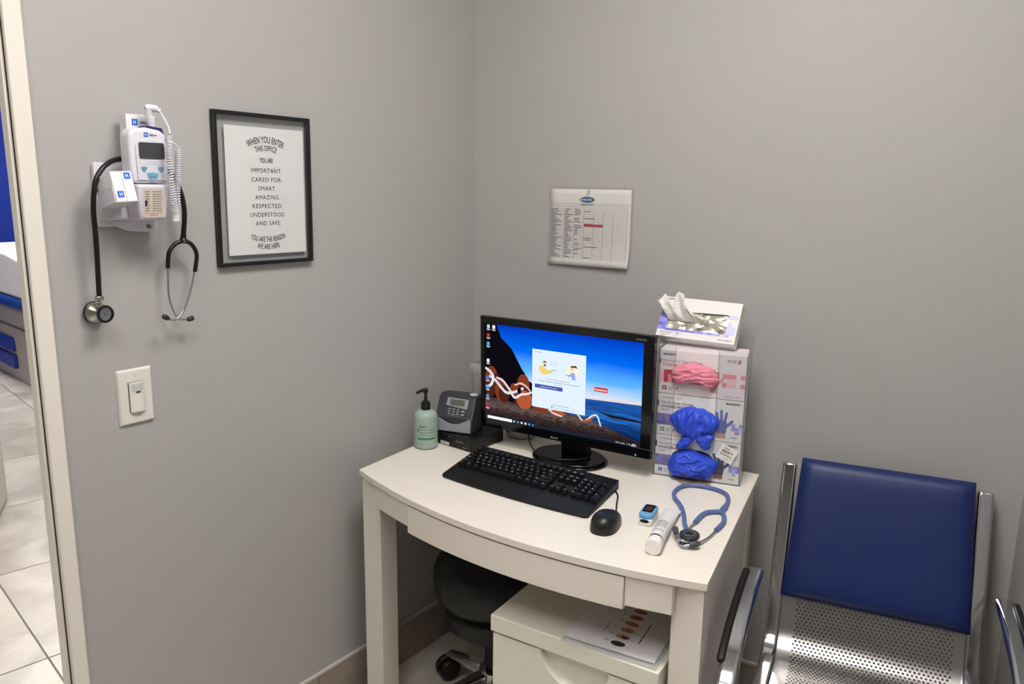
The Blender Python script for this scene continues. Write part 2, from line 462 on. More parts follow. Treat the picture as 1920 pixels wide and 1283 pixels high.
bowpanel('apron', 0.8395, 0.934, 0.006, DZ - 0.084, DZ - 0.0175, 0.016)
bowpanel('drawer', 0.238, 0.838, 0.002, DZ - 0.092, DZ - 0.0215, 0.018)
def side_run(name, a, b, inset, z0, z1, th, sgn):
    a = Vector((a[0], a[1], 0)); b = Vector((b[0], b[1], 0)); d = (b - a).normalized(); nrm = Vector((-d.y, d.x, 0)) * sgn
    p = [a + d * 0.070 + nrm * inset, b - d * 0.070 + nrm * inset]; p += [p[1] + nrm * th, p[0] + nrm * th]
    return B().prism([(q.x, q.y) for q in p], z0, z1, O).obj(name, DESK, desk)
side_run('side_rail', FR, BR, 0.009, DZ - 0.084, DZ - 0.0175, 0.016, 1)
side_run('side_rail', FL, BL, 0.009, DZ - 0.084, DZ - 0.0175, 0.016, -1)
side_run('side_panel', FR, BR, 0.016, 0.02, DZ - 0.0845, 0.008, 1)
side_run('back_rail', BL, BR, 0.012, DZ - 0.16, DZ - 0.0175, 0.016, -1)

# ------------------------------------------------------------------ white drawer cabinet under the desk
CAB = mat('cabinet_enamel', (228, 223, 208), 0.34)
cab = thing('drawer_cabinet', zM((0.595, -0.656, 0), 4.6), 'low cream drawer cabinet with curved pull under the desk', 'cabinet')
W, D_, HT = 0.402, 0.46, 0.52
B().box((-0.003, -0.004, HT - 0.040), (W + 0.003, D_, HT)).obj('lid', CAB, cab, bevel=0.002)
B().box((0, 0.018, 0.02), (W, D_ - 0.004, HT - 0.0405)).obj('body', CAB, cab)
B().box((0.01, 0.03, 0), (W - 0.01, D_ - 0.03, 0.02)).obj('plinth', BLACK, cab)
def notch_front(z0, z1):
    """drawer front with a curved scoop cut from its upper edge"""
    n = 24; x0, x1 = 0.128, W - 0.128 + 0.02; dz = 0.062
    top = []
    for i in range(n + 1):
        t = i / n; x = x0 + (x1 - x0) * t; top.append((x, z1 - 0.012 - dz * math.sin(math.pi * t) ** 0.75))
    poly = [(0.002, z0), (W - 0.002, z0), (W - 0.002, z1)] + [(x1, z1)] + top[::-1] + [(x0, z1)] + [(0.002, z1)]
    M = Matrix(((1, 0, 0, 0), (0, 0, 1, 0), (0, 1, 0, 0), (0, 0, 0, 1)))
    dr = B().prism(poly, 0.0, 0.017, M).obj('drawer', CAB, cab, bevel=0.001)
    sc = B()
    def fn(u, v):
        i = u * n; t = u; x = x0 + (x1 - x0) * t; zl = z1 - 0.012 - dz * math.sin(math.pi * t) ** 0.75
        return (x, 0.0005 + 0.040 * v, zl + (z1 - 0.002 - zl) * (v ** 1.6) * 0.75)
    sc.grid(fn, 24, 8)
    sc.obj('pull', CAB, dr, smooth=60)
notch_front(0.255, HT - 0.046); notch_front(0.03, 0.247)

# ------------------------------------------------------------------ round stool pushed under the desk
VINYL = mat('black_vinyl', (22, 22, 24), 0.38, bump=0.05, bscale=300)
st = thing('rolling_stool', zM((0.360, -0.338, 0)), 'round black padded rolling stool pushed under the desk', 'stool')
B().lathe([(0.02, 0.350), (0.150, 0.352), (0.170, 0.360), (0.176, 0.380), (0.176, 0.430), (0.168, 0.450), (0.140, 0.461), (0.0005, 0.465)], 48).obj('seat', VINYL, st, smooth=60)
B().lathe([(0.03, 0.262), (0.130, 0.266), (0.144, 0.278), (0.144, 0.318), (0.11, 0.3495), (0.03, 0.3495)], 32).obj('seat_mount', BLACK, st, smooth=40)
B().cyl((0, 0, 0.09), (0, 0, 0.262), 0.030, 0.030, 20).obj('column', BLACK, st, smooth=40)
B().lathe([(0.045, 0.076), (0.05, 0.090), (0.045, 0.120), (0.03, 0.132)], 24).obj('hub', CHROME, st, smooth=40)
for k in range(5):
    a = R(176 + 72 * k); c, s_ = math.cos(a), math.sin(a)
    M = Matrix.Rotation(a, 4, 'Z')
    B().hexa([(0.03, -0.022, 0.082), (0.186, -0.014, 0.076), (0.186, 0.014, 0.076), (0.03, 0.022, 0.082)], [(0.03, -0.020, 0.118), (0.188, -0.012, 0.094), (0.188, 0.012, 0.094), (0.03, 0.020, 0.118)], M).obj('base_arm', CHROME, st, bevel=0.006)
    cs = B()
    Mc = Matrix.Translation((0.192 * c, 0.192 * s_, 0)) @ Matrix.Rotation(a + R(40 if k else 70), 4, 'Z') @ Matrix.Scale(1.28, 4)
    for sx in (-1, 1):
        cs.lathe([(0.006, 0), (0.022, 0.0005), (0.0265, 0.005), (0.0265, 0.011), (0.022, 0.0165), (0.006, 0.017)], 20, Mc @ Matrix.Translation((0, sx * 0.004 + (0 if sx > 0 else 0), 0.027)) @ Matrix.Rotation(R(-90 * sx), 4, 'X'))
    cs.add(*(lambda b: (b.v, b.f))(B().lathe([(0.017, -0.004), (0.025, -0.003), (0.027, 0.0), (0.025, 0.003), (0.017, 0.004)], 20, Mc @ Matrix.Translation((0, 0, 0.030)) @ Matrix.Rotation(R(90), 4, 'X'))))
    co = cs.obj('caster', BLACK, st, smooth=40)
    B().cyl((0.192 * c, 0.192 * s_, 0.060), (0.192 * c, 0.192 * s_, 0.080), 0.007, 0.007, 12).obj('stem', CHROME, co, smooth=40)

# ------------------------------------------------------------------ waiting-room chair: chrome frame, perforated steel shell, blue pads
BLUE_V = mat('blue_vinyl', (20, 38, 92), 0.45, bump=0.04, bscale=260)
ch = thing('waiting_chair', zM((1.266, 0.022, 0), 12), 'chrome waiting-room chair with perforated steel seat and blue padded back', 'chair')
T20 = math.tan(R(20))
def prof(off=0.0):
    """side profile (y, z) of the shell, front to back; off = distance behind the pad's face"""
    pts = []
    cy, cz, r = -0.150, 0.452, 0.085          # centre of the bend
    a1 = R(-20)
    for z in (0.80, 0.76, 0.70, 0.64, 0.58, 0.52, 0.46, 0.42):
        pts.append((T20 * (z - 0.632) + 0.030, z))
    y0, z0 = pts[-1]
    # straight back runs into an arc tangent to it, then the seat
    n = Vector((-math.cos(R(20)), math.sin(R(20))))           # towards the front
    zt = 0.392; yt = T20 * (zt - 0.632) + 0.030
    c = Vector((yt, zt)) + n * 0.085
    pts.append((yt, zt))
    for k in range(1, 11):
        a = R(-20 - (62 + 8) * k / 10)                          # from back normal round to the seat normal
        pts.append((c.x + 0.085 * math.cos(a), c.y + 0.085 * math.sin(a)))
    ys, zs = pts[-1]
    for k in range(1, 7): pts.append((ys - 0.06 * k, zs + 0.0042 * k))
    return pts
PR = prof()
L_ = [0.0]
for a, b in zip(PR, PR[1:]): L_.append(L_[-1] + math.hypot(b[0] - a[0], b[1] - a[1]))
def along(s):
    s = max(0.0, min(L_[-1] - 1e-6, s)); k = 0
    while L_[k + 1] < s: k += 1
    t = (s - L_[k]) / (L_[k + 1] - L_[k]); a, b = PR[k], PR[k + 1]
    tx, tz = (b[0] - a[0]), (b[1] - a[1]); l = math.hypot(tx, tz)
    return a[0] + tx * t, a[1] + tz * t, (tz / l, -tx / l)   # point and normal (towards the back/below)
perf = B()
px, ps, hr = 0.0098, 0.0085, 0.0029
ncol = 36; s0 = 0.33; nrow = int((L_[-1] - 0.16 - s0) / ps)
x0 = -ncol * px / 2
def SP(x, s):
    y, z, _ = along(s); return (x, y, z)
for rI in range(nrow):
    for cI in range(ncol):
        sh = px / 2 if rI % 2 else 0
        cx = x0 + (cI + 0.5) * px + sh / 2 - px / 8 ; cs_ = s0 + (rI + 0.5) * ps
        xa, xb = x0 + cI * px, x0 + (cI + 1) * px; sa, sb = s0 + rI * ps, s0 + (rI + 1) * ps
        cx = (xa + xb) / 2 + (px * 0.25 if rI % 2 else -px * 0.25) * 0.0
        off = (px / 2 if rI % 2 else 0.0)
        xa += off; xb += off; cx += off
        outer = [(xb, cs_), (xb, sb), (cx, sb), (xa, sb), (xa, cs_), (xa, sa), (cx, sa), (xb, sa)]
        inner = [(cx + hr * math.cos(k * math.pi / 4), cs_ + hr * math.sin(k * math.pi / 4)) for k in range(8)]
        vs = [SP(*p) for p in outer] + [SP(*p) for p in inner]
        perf.add(vs, [(k, (k + 1) % 8, 8 + (k + 1) % 8, 8 + k) for k in range(8)])
for xa, xb in ((-0.208, x0), (x0 + ncol * px + px / 2, 0.208)):
    ss = [s0 + (nrow * ps) * k / 60 for k in range(61)]
    perf.add([SP(x, s) for s in ss for x in (xa, xb)], [(2 * k, 2 * k + 1, 2 * k + 3, 2 * k + 2) for k in range(60)])
# half-cells at the staggered rows
for rI in range(nrow):
    sa, sb = s0 + rI * ps, s0 + (rI + 1) * ps
    xa, xb = (x0, x0 + px / 2) if rI % 2 else (x0 + ncol * px, x0 + ncol * px + px / 2)
    perf.add([SP(xa, sa), SP(xb, sa), SP(xb, sb), SP(xa, sb)], [(0, 1, 2, 3)])
for sa, sb in ((0.02, s0), (s0 + nrow * ps, L_[-1] - 1e-4)):
    ss = [sa + (sb - sa) * k / 24 for k in range(25)]
    perf.add([SP(x, s) for s in ss for x in (-0.208, 0.208)], [(2 * k, 2 * k + 1, 2 * k + 3, 2 * k + 2) for k in range(24)])
o = perf.obj('perforated_shell', STEEL, ch, smooth=30)
o.data.validate()
def padmesh(w0, w1, h, t, n=26):
    """rounded upholstered pad: local x across, y up, z thickness; w0 top width, w1 bottom width"""
    b = B(); 
    def sec(u, v, side):
        x = 2 * u - 1; y = 2 * v - 1
        w = w1 + (w0 - w1) * v
        ex = (1 - abs(x) ** 9) ; ey = (1 - abs(y) ** 9)
        z = t * (0.42 + 0.58 * (max(0, ex * ey)) ** 0.45) if side else 0.0
        return (x * w / 2, y * h / 2, z)
    b.grid(lambda u, v: sec(u, v, 1), n, n); b.grid(lambda u, v: sec(u, v, 0), n, n)
    k = (n + 1) ** 2
    edge = [i for i in range(n + 1)] + [(n + 1) * (j + 1) + n for j in range(n)] + [(n + 1) * n + n - 1 - i for i in range(n)] + [(n + 1) * (n - 1 - j) for j in range(n - 1)]
    for i in range(len(edge)):
        a, c = edge[i], edge[(i + 1) % len(edge)]; b.f.append((a, c, c + k, a + k))
    return b
padM = Matrix.Translation((0, 0.0, 0)) @ Matrix(((1, 0, 0, -0.001), (0, math.sin(R(20)), -math.cos(R(20)), 0.026), (0, math.cos(R(20)), math.sin(R(20)), 0.634), (0, 0, 0, 1)))
padmesh(0.392, 0.420, 0.352, 0.036).obj('back_pad', BLUE_V, ch, smooth=50, M=padM)
ys, zs, _ = along(L_[-1] - 0.17)
seatM = Matrix(((1, 0, 0, 0), (0, 1, 0, ys - 0.175), (0, 0, 1, zs + 0.0170), (0, 0, 0, 1)))
padmesh(0.40, 0.40, 0.34, 0.04).obj('seat_pad', BLUE_V, ch, smooth=50, M=seatM)
for sgn in (-1, 1):
    pts = []; td = []
    for k in range(0, 41):
        s = 0.018 + (L_[-1] - 0.02) * k / 40; y, z, nn = along(s)
        pts.append((sgn * 0.2225 - 0.004, y - 0.004, z)); td.append((0, nn[0], nn[1]))
    B().ribbon(pts, (1, 0, 0), 0.034, td, 0.024).obj('side_bar', CHROME, ch, bevel=0.006, seg=3)
    B().box((sgn * 0.2265 - 0.015, -0.002, 0.795), (sgn * 0.2265 + 0.015, 0.09, 0.803), Matrix.Translation((0, 0.0, 0))).obj('end_cap', CHROME, ch, bevel=0.003) if False else None
def arm(sgn, lf):
    """C-shaped chrome arm: up from the seat frame at the front, then back along the top to a free end"""
    x = sgn * (0.268 if sgn < 0 else 0.262)
    raw = [(x, -lf, 0.578), (x, -lf - 0.10, 0.580), (x, -lf - 0.22, 0.572), (x, -lf - 0.32, 0.552), (x, -lf - 0.40, 0.512), (x, -lf - 0.425, 0.46), (x, -lf - 0.40, 0.415), (x - sgn * 0.01, -lf - 0.33, 0.385), (x - sgn * 0.015, -lf - 0.22, 0.372)]
    P_ = smoothpath(raw, 6); td = []
    for i in range(len(P_)):
        a = P_[max(0, i - 1)]; b = P_[min(len(P_) - 1, i + 1)]; t = (b - a).normalized(); td.append(Vector((1, 0, 0)).cross(t))
    ao = B().ribbon(P_, (1, 0, 0), 0.040, td, 0.022).obj('armrest', CHROME, ch, bevel=0.0095, seg=4)
    pp = [Vector((p.x + sgn * 0.017, p.y, p.z + 0.0100)) for p in P_[2:22]]
    B().ribbon(pp, (1, 0, 0), 0.016, td[2:22], 0.016).obj('arm_pad', BLACK, ao, bevel=0.004)
arm(-1, 0.155); arm(1, 0.062)
B().cyl((-0.26, -0.30, 0.335), (0.26, -0.30, 0.335), 0.02, 0.02, 16).obj('cross_beam', CHROME, ch, smooth=40)
for sgn in (-1, 1):
    lg = B().tube(smoothpath([(sgn * 0.15, -0.30, 0.32), (sgn * 0.15, -0.30, 0.10), (sgn * 0.15, -0.27, 0.05), (sgn * 0.15, -0.05, 0.022)], 5), 0.016, 12)
    lg.tube(smoothpath([(sgn * 0.15, -0.30, 0.12), (sgn * 0.15, -0.33, 0.05), (sgn * 0.15, -0.50, 0.022)], 5), 0.016, 12)
    lo = lg.obj('leg', CHROME, ch, smooth=50)
    for yy in (-0.06, -0.49): B().cyl((sgn * 0.15, yy, 0.0), (sgn * 0.15, yy, 0.012), 0.02, 0.018, 14).obj('foot', BLACK, lo, smooth=40)
# ------------------------------------------------------------------ monitor
mon = thing('monitor', panelM((0.478, -0.207, 0.957), 4.6, 1.3), 'wide black computer monitor switched on showing a desktop with a seaside wallpaper', 'monitor')
bz = B(); x0, x1, y0, y1 = -0.2640, 0.2645, -0.1645, 0.1635
sx0, sx1, sy0, sy1 = -0.2500, 0.2352, -0.1385, 0.1425
for a in ((x0, y0, x1, sy0), (x0, sy1, x1, y1), (x0, sy0, sx0, sy1), (sx1, sy0, x1, sy1)): bz.box((a[0], a[1], -0.012), (a[2], a[3], 0.004))
bezel = bz.obj('bezel', BLACK_GLOSS, mon, bevel=0.0012)
B().box((x0 + 0.004, y0 + 0.004, -0.030), (x1 - 0.004, y1 - 0.004, -0.0121)).obj('back_shell', BLACK, mon, bevel=0.006)
GREYT = mat('bezel_print', (150, 152, 156), 0.5)
text(bezel, 'acer', -0.018, -0.1595, 0.0075, GREYT, z=0.0043, align='C', width=0.026, bold=0.02)
text(bezel, 'K222HQL', 0.244, 0.1485, 0.0042, GREYT, z=0.0043, align='R', width=0.030)
B().flat(circle(0.2235, -0.1585, 0.0022, 12), 0.0043).obj('power_light', mat('blue_led', (60, 110, 255), emit=3.0), bezel)
b = B()
for k in range(6): b.box((0.185 + k * 0.009, y0 - 0.0012, -0.006), (0.191 + k * 0.009, y0 + 0.001, 0.0))
b.obj('button', BLACK, mon)
# screen: sky gradient is the picture shown by the display
def screen_mat(name, stops, axis=1, lo=0.0, hi=1.0, strength=1.0, nz=0.0, nscale=(40, 40, 1), ncol=None):
    m = bpy.data.materials.new(name); m.use_nodes = True; nt = m.node_tree; nt.nodes.clear()
    out = nt.nodes.new('ShaderNodeOutputMaterial'); em = nt.nodes.new('ShaderNodeEmission'); em.inputs['Strength'].default_value = strength
    tc = nt.nodes.new('ShaderNodeTexCoord'); sp = nt.nodes.new('ShaderNodeSeparateXYZ'); nt.links.new(tc.outputs['Object'], sp.inputs[0])
    mr = nt.nodes.new('ShaderNodeMapRange'); mr.inputs['From Min'].default_value = lo; mr.inputs['From Max'].default_value = hi
    nt.links.new(sp.outputs[axis], mr.inputs['Value'])
    src = mr.outputs['Result']
    if nz:
        mp = nt.nodes.new('ShaderNodeMapping'); mp.inputs['Scale'].default_value = nscale; nt.links.new(tc.outputs['Object'], mp.inputs[0])
        n = nt.nodes.new('ShaderNodeTexNoise'); n.inputs['Scale'].default_value = 1.0; n.inputs['Detail'].default_value = 5; nt.links.new(mp.outputs[0], n.inputs['Vector'])
        s1 = nt.nodes.new('ShaderNodeMath'); s1.operation = 'MULTIPLY_ADD'; s1.inputs[1].default_value = nz; s1.inputs[2].default_value = -nz / 2
        nt.links.new(n.outputs['Fac'], s1.inputs[0])
        s2 = nt.nodes.new('ShaderNodeMath'); s2.operation = 'ADD'; nt.links.new(src, s2.inputs[0]); nt.links.new(s1.outputs[0], s2.inputs[1]); src = s2.outputs[0]
    cr = nt.nodes.new('ShaderNodeValToRGB'); e = cr.color_ramp.elements
    e[0].position = stops[0][0]; e[0].color = rgb(*stops[0][1]); e[1].position = stops[-1][0]; e[1].color = rgb(*stops[-1][1])
    for p, c in stops[1:-1]:
        k = e.new(p); k.color = rgb(*c)
    nt.links.new(src, cr.inputs[0]); nt.links.new(cr.outputs[0], em.inputs[0]); nt.links.new(em.outputs[0], out.inputs[0])
    return m
def lit(name, c, s=1.0):
    return MATS.get(name) or screen_mat_flat(name, c, s)
def screen_mat_flat(name, c, s):
    m = bpy.data.materials.new(name); m.use_nodes = True; nt = m.node_tree; nt.nodes.clear()
    out = nt.nodes.new('ShaderNodeOutputMaterial'); em = nt.nodes.new('ShaderNodeEmission'); em.inputs[0].default_value = rgb(*c); em.inputs[1].default_value = s
    nt.links.new(em.outputs[0], out.inputs[0]); MATS[name] = m; return m
SKY = screen_mat('screen_sky', [(0.0, (235, 232, 235)), (0.10, (205, 224, 240)), (0.32, (90, 178, 250)), (0.62, (0, 106, 240)), (1.0, (4, 58, 190))], 1, -0.035, 0.1425, nz=0.12, nscale=(6, 40, 1))
SEA = screen_mat('screen_sea', [(0.0, (8, 22, 66)), (0.42, (20, 62, 130)), (0.6, (40, 110, 190)), (0.8, (24, 66, 140)), (1.0, (30, 90, 170))], 1, -0.13, -0.03, nz=0.9, nscale=(14, 160, 1))
SAND = screen_mat('screen_sand', [(0.0, (24, 18, 20)), (0.45, (58, 44, 44)), (0.62, (100, 82, 78)), (1.0, (52, 40, 42))], 1, -0.14, -0.07, nz=0.9, nscale=(60, 190, 1))
scr = B().box((sx0, sy0, -0.004), (sx1, sy1, 0.0006)).obj('screen', SKY, mon)
def sp(poly, m, name='picture_area', z=0.0010): return B().flat(poly, z).obj(name, m, scr)
MTN = lit('screen_rock', (14, 10, 18)); DARK = lit('screen_bar', (30, 36, 50)); RUST = lit('screen_rust', (126, 58, 34)); RUSTD = lit('screen_rust_dark', (78, 34, 26)); SIL = lit('screen_ribbon', (220, 222, 230)); ORG = lit('screen_orange', (176, 88, 58))
sp([(0.0, -0.0300), (sx1, -0.0235), (sx1, -0.126), (0.0, -0.100)], SEA, z=0.0010)
sp([(0.0736, -0.026), (0.15, -0.020), (sx1, -0.0165), (sx1, -0.0235), (0.0736, -0.0300)], lit('screen_foam', (228, 214, 216)), z=0.0011)
sp([(0.105, -0.058), (0.14, -0.062), (sx1, -0.066), (sx1, -0.071), (0.15, -0.071)], lit('screen_swell', (30, 26, 40)), z=0.0011)
sp([(sx0, -0.070), (-0.2, -0.074), (-0.159, -0.077), (-0.089, -0.080), (0.0, -0.081), (0.075, -0.082), (0.116, -0.095), (0.17, -0.108), (sx1, -0.126), (sx1, sy0), (sx0, sy0)], SAND, z=0.0012)
sp([(sx0, sy1), (-0.2105, sy1), (-0.2075, 0.1326), (-0.1949, 0.1053), (-0.178, 0.092), (-0.1596, 0.0772), (-0.143, 0.0505), (-0.1265, 0.024), (-0.116, 0.012), (-0.1059, -0.0056), (-0.085, -0.016), (-0.085, -0.082), (-0.159, -0.078), (sx0, -0.071)], MTN, z=0.0013)
def blob(cx, cy, rx, ry, m, z, rot=0.0, n=22):
    return [(cx + rx * math.cos(a) * math.cos(rot) - ry * math.sin(a) * math.sin(rot), cy + rx * math.cos(a) * math.sin(rot) + ry * math.sin(a) * math.cos(rot)) for a in (2 * math.pi * i / n for i in range(n))]
for k, (cx, cy, rx, ry, m) in enumerate([(-0.228, -0.020, 0.022, 0.040, RUST), (-0.232, -0.046, 0.018, 0.026, RUSTD), (-0.212, -0.032, 0.018, 0.030, RUSTD), (-0.196, -0.046, 0.020, 0.036, RUST), (-0.186, -0.058, 0.018, 0.026, RUSTD), (-0.121, -0.020, 0.020, 0.030, RUST), (-0.125, -0.055, 0.030, 0.036, RUSTD), (-0.118, -0.064, 0.026, 0.028, ORG), (-0.150, -0.040, 0.016, 0.020, RUST), (-0.062, -0.080, 0.026, 0.012, RUST), (-0.010, -0.085, 0.022, 0.010, ORG)]):
    sp(blob(cx, cy, rx, ry, m, 0), m, z=0.0014 + 0.00003 * k)
def strip(pts, w, m, z):
    P_ = smoothpath([(p[0], p[1], 0) for p in pts], 6); l = []; r_ = []
    for i, p in enumerate(P_):
        t = (P_[min(i + 1, len(P_) - 1)] - P_[max(i - 1, 0)]).normalized(); nn = Vector((-t.y, t.x, 0)); ww = w * (0.55 + 0.45 * math.sin(math.pi * (0.15 + 0.7 * i / len(P_))))
        l.append(p + nn * ww / 2); r_.append(p - nn * ww / 2)
    sp([(q.x, q.y) for q in l] + [(q.x, q.y) for q in reversed(r_)], m, z=z)
strip([(-0.249, 0.012), (-0.232, 0.002), (-0.222, -0.014), (-0.230, -0.036), (-0.247, -0.044)], 0.009, SIL, 0.0019)
strip([(-0.236, -0.010), (-0.215, -0.020), (-0.196, -0.038), (-0.176, -0.052), (-0.150, -0.046), (-0.120, -0.030)], 0.008, SIL, 0.00195)
strip([(-0.212, -0.012), (-0.190, -0.018), (-0.168, -0.040), (-0.150, -0.062), (-0.128, -0.050), (-0.110, -0.046), (-0.092, -0.038)], 0.007, SIL, 0.0020)
strip([(-0.150, -0.026), (-0.130, -0.018), (-0.112, -0.024), (-0.098, -0.036)], 0.006, lit('screen_ribbon_pink', (232, 186, 170)), 0.00205)
sp(circle(-0.134, -0.040, 0.0065, 16, 0.0095), MTN, z=0.0021)
strip([(-0.040, -0.080), (-0.020, -0.088), (0.004, -0.092)], 0.004, SIL, 0.0020)
strip([(0.050, -0.076), (0.066, -0.092), (0.080, -0.088), (0.096, -0.074), (0.110, -0.073), (0.121, -0.099)], 0.005, SIL, 0.0020)
strip([(0.066, -0.093), (0.084, -0.089), (0.100, -0.076)], 0.006, ORG, 0.0021)
dlg = B().flat([(-0.092, 0.0878), (0.0736, 0.0880), (0.0736, -0.0776), (-0.092, -0.0774)], 0.0024).obj('dialog_window', lit('screen_white', (222, 236, 250)), scr)
WB = lit('screen_btn', (70, 84, 168)); TX = lit('screen_text', (90, 100, 120)); YEL = lit('screen_yellow', (244, 206, 110)); LB = lit('screen_lightblue', (140, 172, 240)); SKIN = lit('screen_skin', (232, 200, 180)); HAIR = lit('screen_hair', (52, 50, 56)); WHT = lit('screen_pure', (250, 252, 255)); PY = lit('screen_pale', (252, 238, 206)); PB = lit('screen_paleblue', (186, 200, 240))
sp([(-0.083, -0.0212), (0.0044, -0.0215), (0.0044, -0.0104), (-0.083, -0.0104)], WB, 'button', 0.0028)
text(scr, 'Continue with work account', -0.039, -0.0175, 0.0032, WHT, z=0.0030, align='C', width=0.054)
text(scr, 'Welcome to Microsoft Teams!', -0.012, 0.0060, 0.0036, TX, z=0.0028, align='C', width=0.074)
bars(scr, [(-0.072, 0.056, 0.0000, 0.0012), (-0.022, 0.004, -0.0062, 0.0010), (-0.03, 0.026, -0.0640, 0.0012), (-0.022, 0.045, -0.0715, 0.0009), (-0.083, -0.06, 0.0800, 0.0012)], TX, z=0.0028)
sp(circle(-0.028, -0.0705, 0.0024, 12), lit('screen_bluedot', (60, 130, 235)), z=0.0028)
sp([(-0.072, 0.0360), (-0.066, 0.0430), (-0.056, 0.0425), (-0.046, 0.0330), (-0.030, 0.0330), (-0.033, 0.0240), (-0.052, 0.0190), (-0.066, 0.0240)], YEL, z=0.0028)
sp(circle(-0.052, 0.0500, 0.0046, 14, 0.0062), SKIN, z=0.0029); sp([(-0.0570, 0.0520), (-0.0560, 0.0575), (-0.0480, 0.0575), (-0.0470, 0.0525), (-0.0520, 0.0545)], HAIR, z=0.0030); sp([(-0.0560, 0.0475), (-0.0480, 0.0475), (-0.0490, 0.0430), (-0.0545, 0.0430)], HAIR, z=0.0030)
strip([(-0.034, 0.030), (-0.024, 0.035), (-0.016, 0.037)], 0.0012, HAIR, 0.0029)
for a in ((-0.036, 0.0560, -0.016, 0.0570), (-0.036, 0.0490, -0.016, 0.0500), (-0.036, 0.0490, -0.035, 0.0570), (-0.017, 0.0490, -0.016, 0.0570)): sp([(a[0], a[1]), (a[2], a[1]), (a[2], a[3]), (a[0], a[3])], PB, z=0.0028)
sp(circle(0.034, 0.0400, 0.0185, 24), PY, z=0.00275)
sp([(0.020, 0.0260), (0.026, 0.0300), (0.034, 0.0380), (0.041, 0.0330), (0.044, 0.0160), (0.032, 0.0160), (0.031, 0.0240), (0.020, 0.0240)], LB, z=0.0028)
sp(circle(0.0330, 0.0460, 0.0045, 14, 0.0060), SKIN, z=0.0029)
sp([(0.0270, 0.0480), (0.0290, 0.0545), (0.0360, 0.0555), (0.0440, 0.0560), (0.0490, 0.0490), (0.0400, 0.0510), (0.0370, 0.0500), (0.0330, 0.0515)], HAIR, z=0.0030)
strip([(0.012, 0.028), (0.018, 0.0265), (0.026, 0.0265)], 0.0012, HAIR, 0.0029)
sp([(0.1000, -0.0050), (0.1380, -0.0048), (0.1380, 0.0078), (0.1000, 0.0075)], lit('screen_red', (214, 46, 52)), 'red_banner', 0.0024)
text(scr, 'Lenovo', 0.119, -0.0016, 0.0062, WHT, z=0.0026, align='C', width=0.032, bold=0.02)
for k, (px_, py_, c) in enumerate([(-0.2375, 0.1340, (190, 210, 220)), (-0.2195, 0.1340, (235, 235, 240)), (-0.2380, 0.1090, (200, 60, 40)), (-0.2385, 0.0840, (70, 180, 230)), (-0.2390, 0.0340, (235, 235, 235)), (-0.2400, -0.0170, (90, 110, 230)), (-0.2405, -0.0440, (70, 170, 240)), (-0.2410, -0.0710, (110, 130, 210)), (-0.2415, -0.0990, (190, 40, 90))]):
    sp(rrect(px_ - 0.0048, py_ - 0.0050, px_ + 0.0048, py_ + 0.0055, 0.0014, 3), lit('screen_icon_%d' % k, c), 'desktop_icon', 0.0023)
    bars(scr, [(px_ - 0.0065, px_ + 0.0065, py_ - 0.0085, 0.0014), (px_ - 0.004, px_ + 0.005, py_ - 0.0108, 0.0012)], WHT, 'icon_caption', 0.0023)
sp([(sx0, sy0), (sx1, sy0), (sx1, sy0 + 0.0095), (sx0, sy0 + 0.0095)], DARK, 'taskbar', 0.0022)
sp([(-0.2420, sy0 + 0.0008), (-0.1580, sy0 + 0.0008), (-0.1580, sy0 + 0.0092), (-0.2420, sy0 + 0.0092)], WHT, 'search_field', 0.0024)
for k, c in enumerate([(190, 190, 200), (60, 160, 210), (230, 230, 235), (240, 240, 245), (60, 170, 220), (80, 120, 220)]):
    sp(rrect(-0.1535 + k * 0.0125, sy0 + 0.0022, -0.1475 + k * 0.0125, sy0 + 0.0080, 0.001, 3), lit('screen_task_%d' % k, c), 'taskbar_icon', 0.0025)
text(scr, 'Rain to stop', 0.166, sy0 + 0.0030, 0.0034, WHT, z=0.0025, width=0.026)
text(scr, '^ (8', 0.197, sy0 + 0.0030, 0.0034, WHT, z=0.0025, width=0.010)
bars(scr, [(0.212, 0.225, sy0 + 0.0055, 0.0018), (0.210, 0.225, sy0 + 0.0018, 0.0018)], WHT, 'clock', 0.0025)
# stand
stM = (panelM((0.478, -0.207, 0.957), 4.6, 1.3)).inverted()
b = B(); 
base = [(0.492 + 0.112 * math.cos(a), -0.178 + 0.086 * math.sin(a)) for a in (2 * math.pi * i / 48 for i in range(48))]
b.prism(base, 0.7352, 0.743); b.prism([(0.492 + (p[0] - 0.492) * 0.93, -0.178 + (p[1] + 0.178) * 0.93) for p in base], 0.7431, 0.749)
so = b.obj('stand_base', BLACK_GLOSS, mon, bevel=0.002, M=stM)
B().hexa([(0.455, -0.165, 0.749), (0.535, -0.158, 0.749), (0.531, -0.120, 0.749), (0.451, -0.127, 0.749)], [(0.455, -0.183, 0.90), (0.510, -0.178, 0.90), (0.507, -0.160, 0.90), (0.452, -0.165, 0.90)]).obj('stand_neck', BLACK, mon, bevel=0.004, M=stM)
# cable hanging from the monitor across its foot
B().tube(smoothpath([(0.335, -0.172, 0.815), (0.350, -0.178, 0.78), (0.375, -0.200, 0.757), (0.43, -0.236, 0.7525), (0.485, -0.240, 0.7525), (0.53, -0.212, 0.7525), (0.555, -0.17, 0.7525)], 7), 0.0022, 8).obj('cable', BLACK, mon, smooth=60, M=stM)

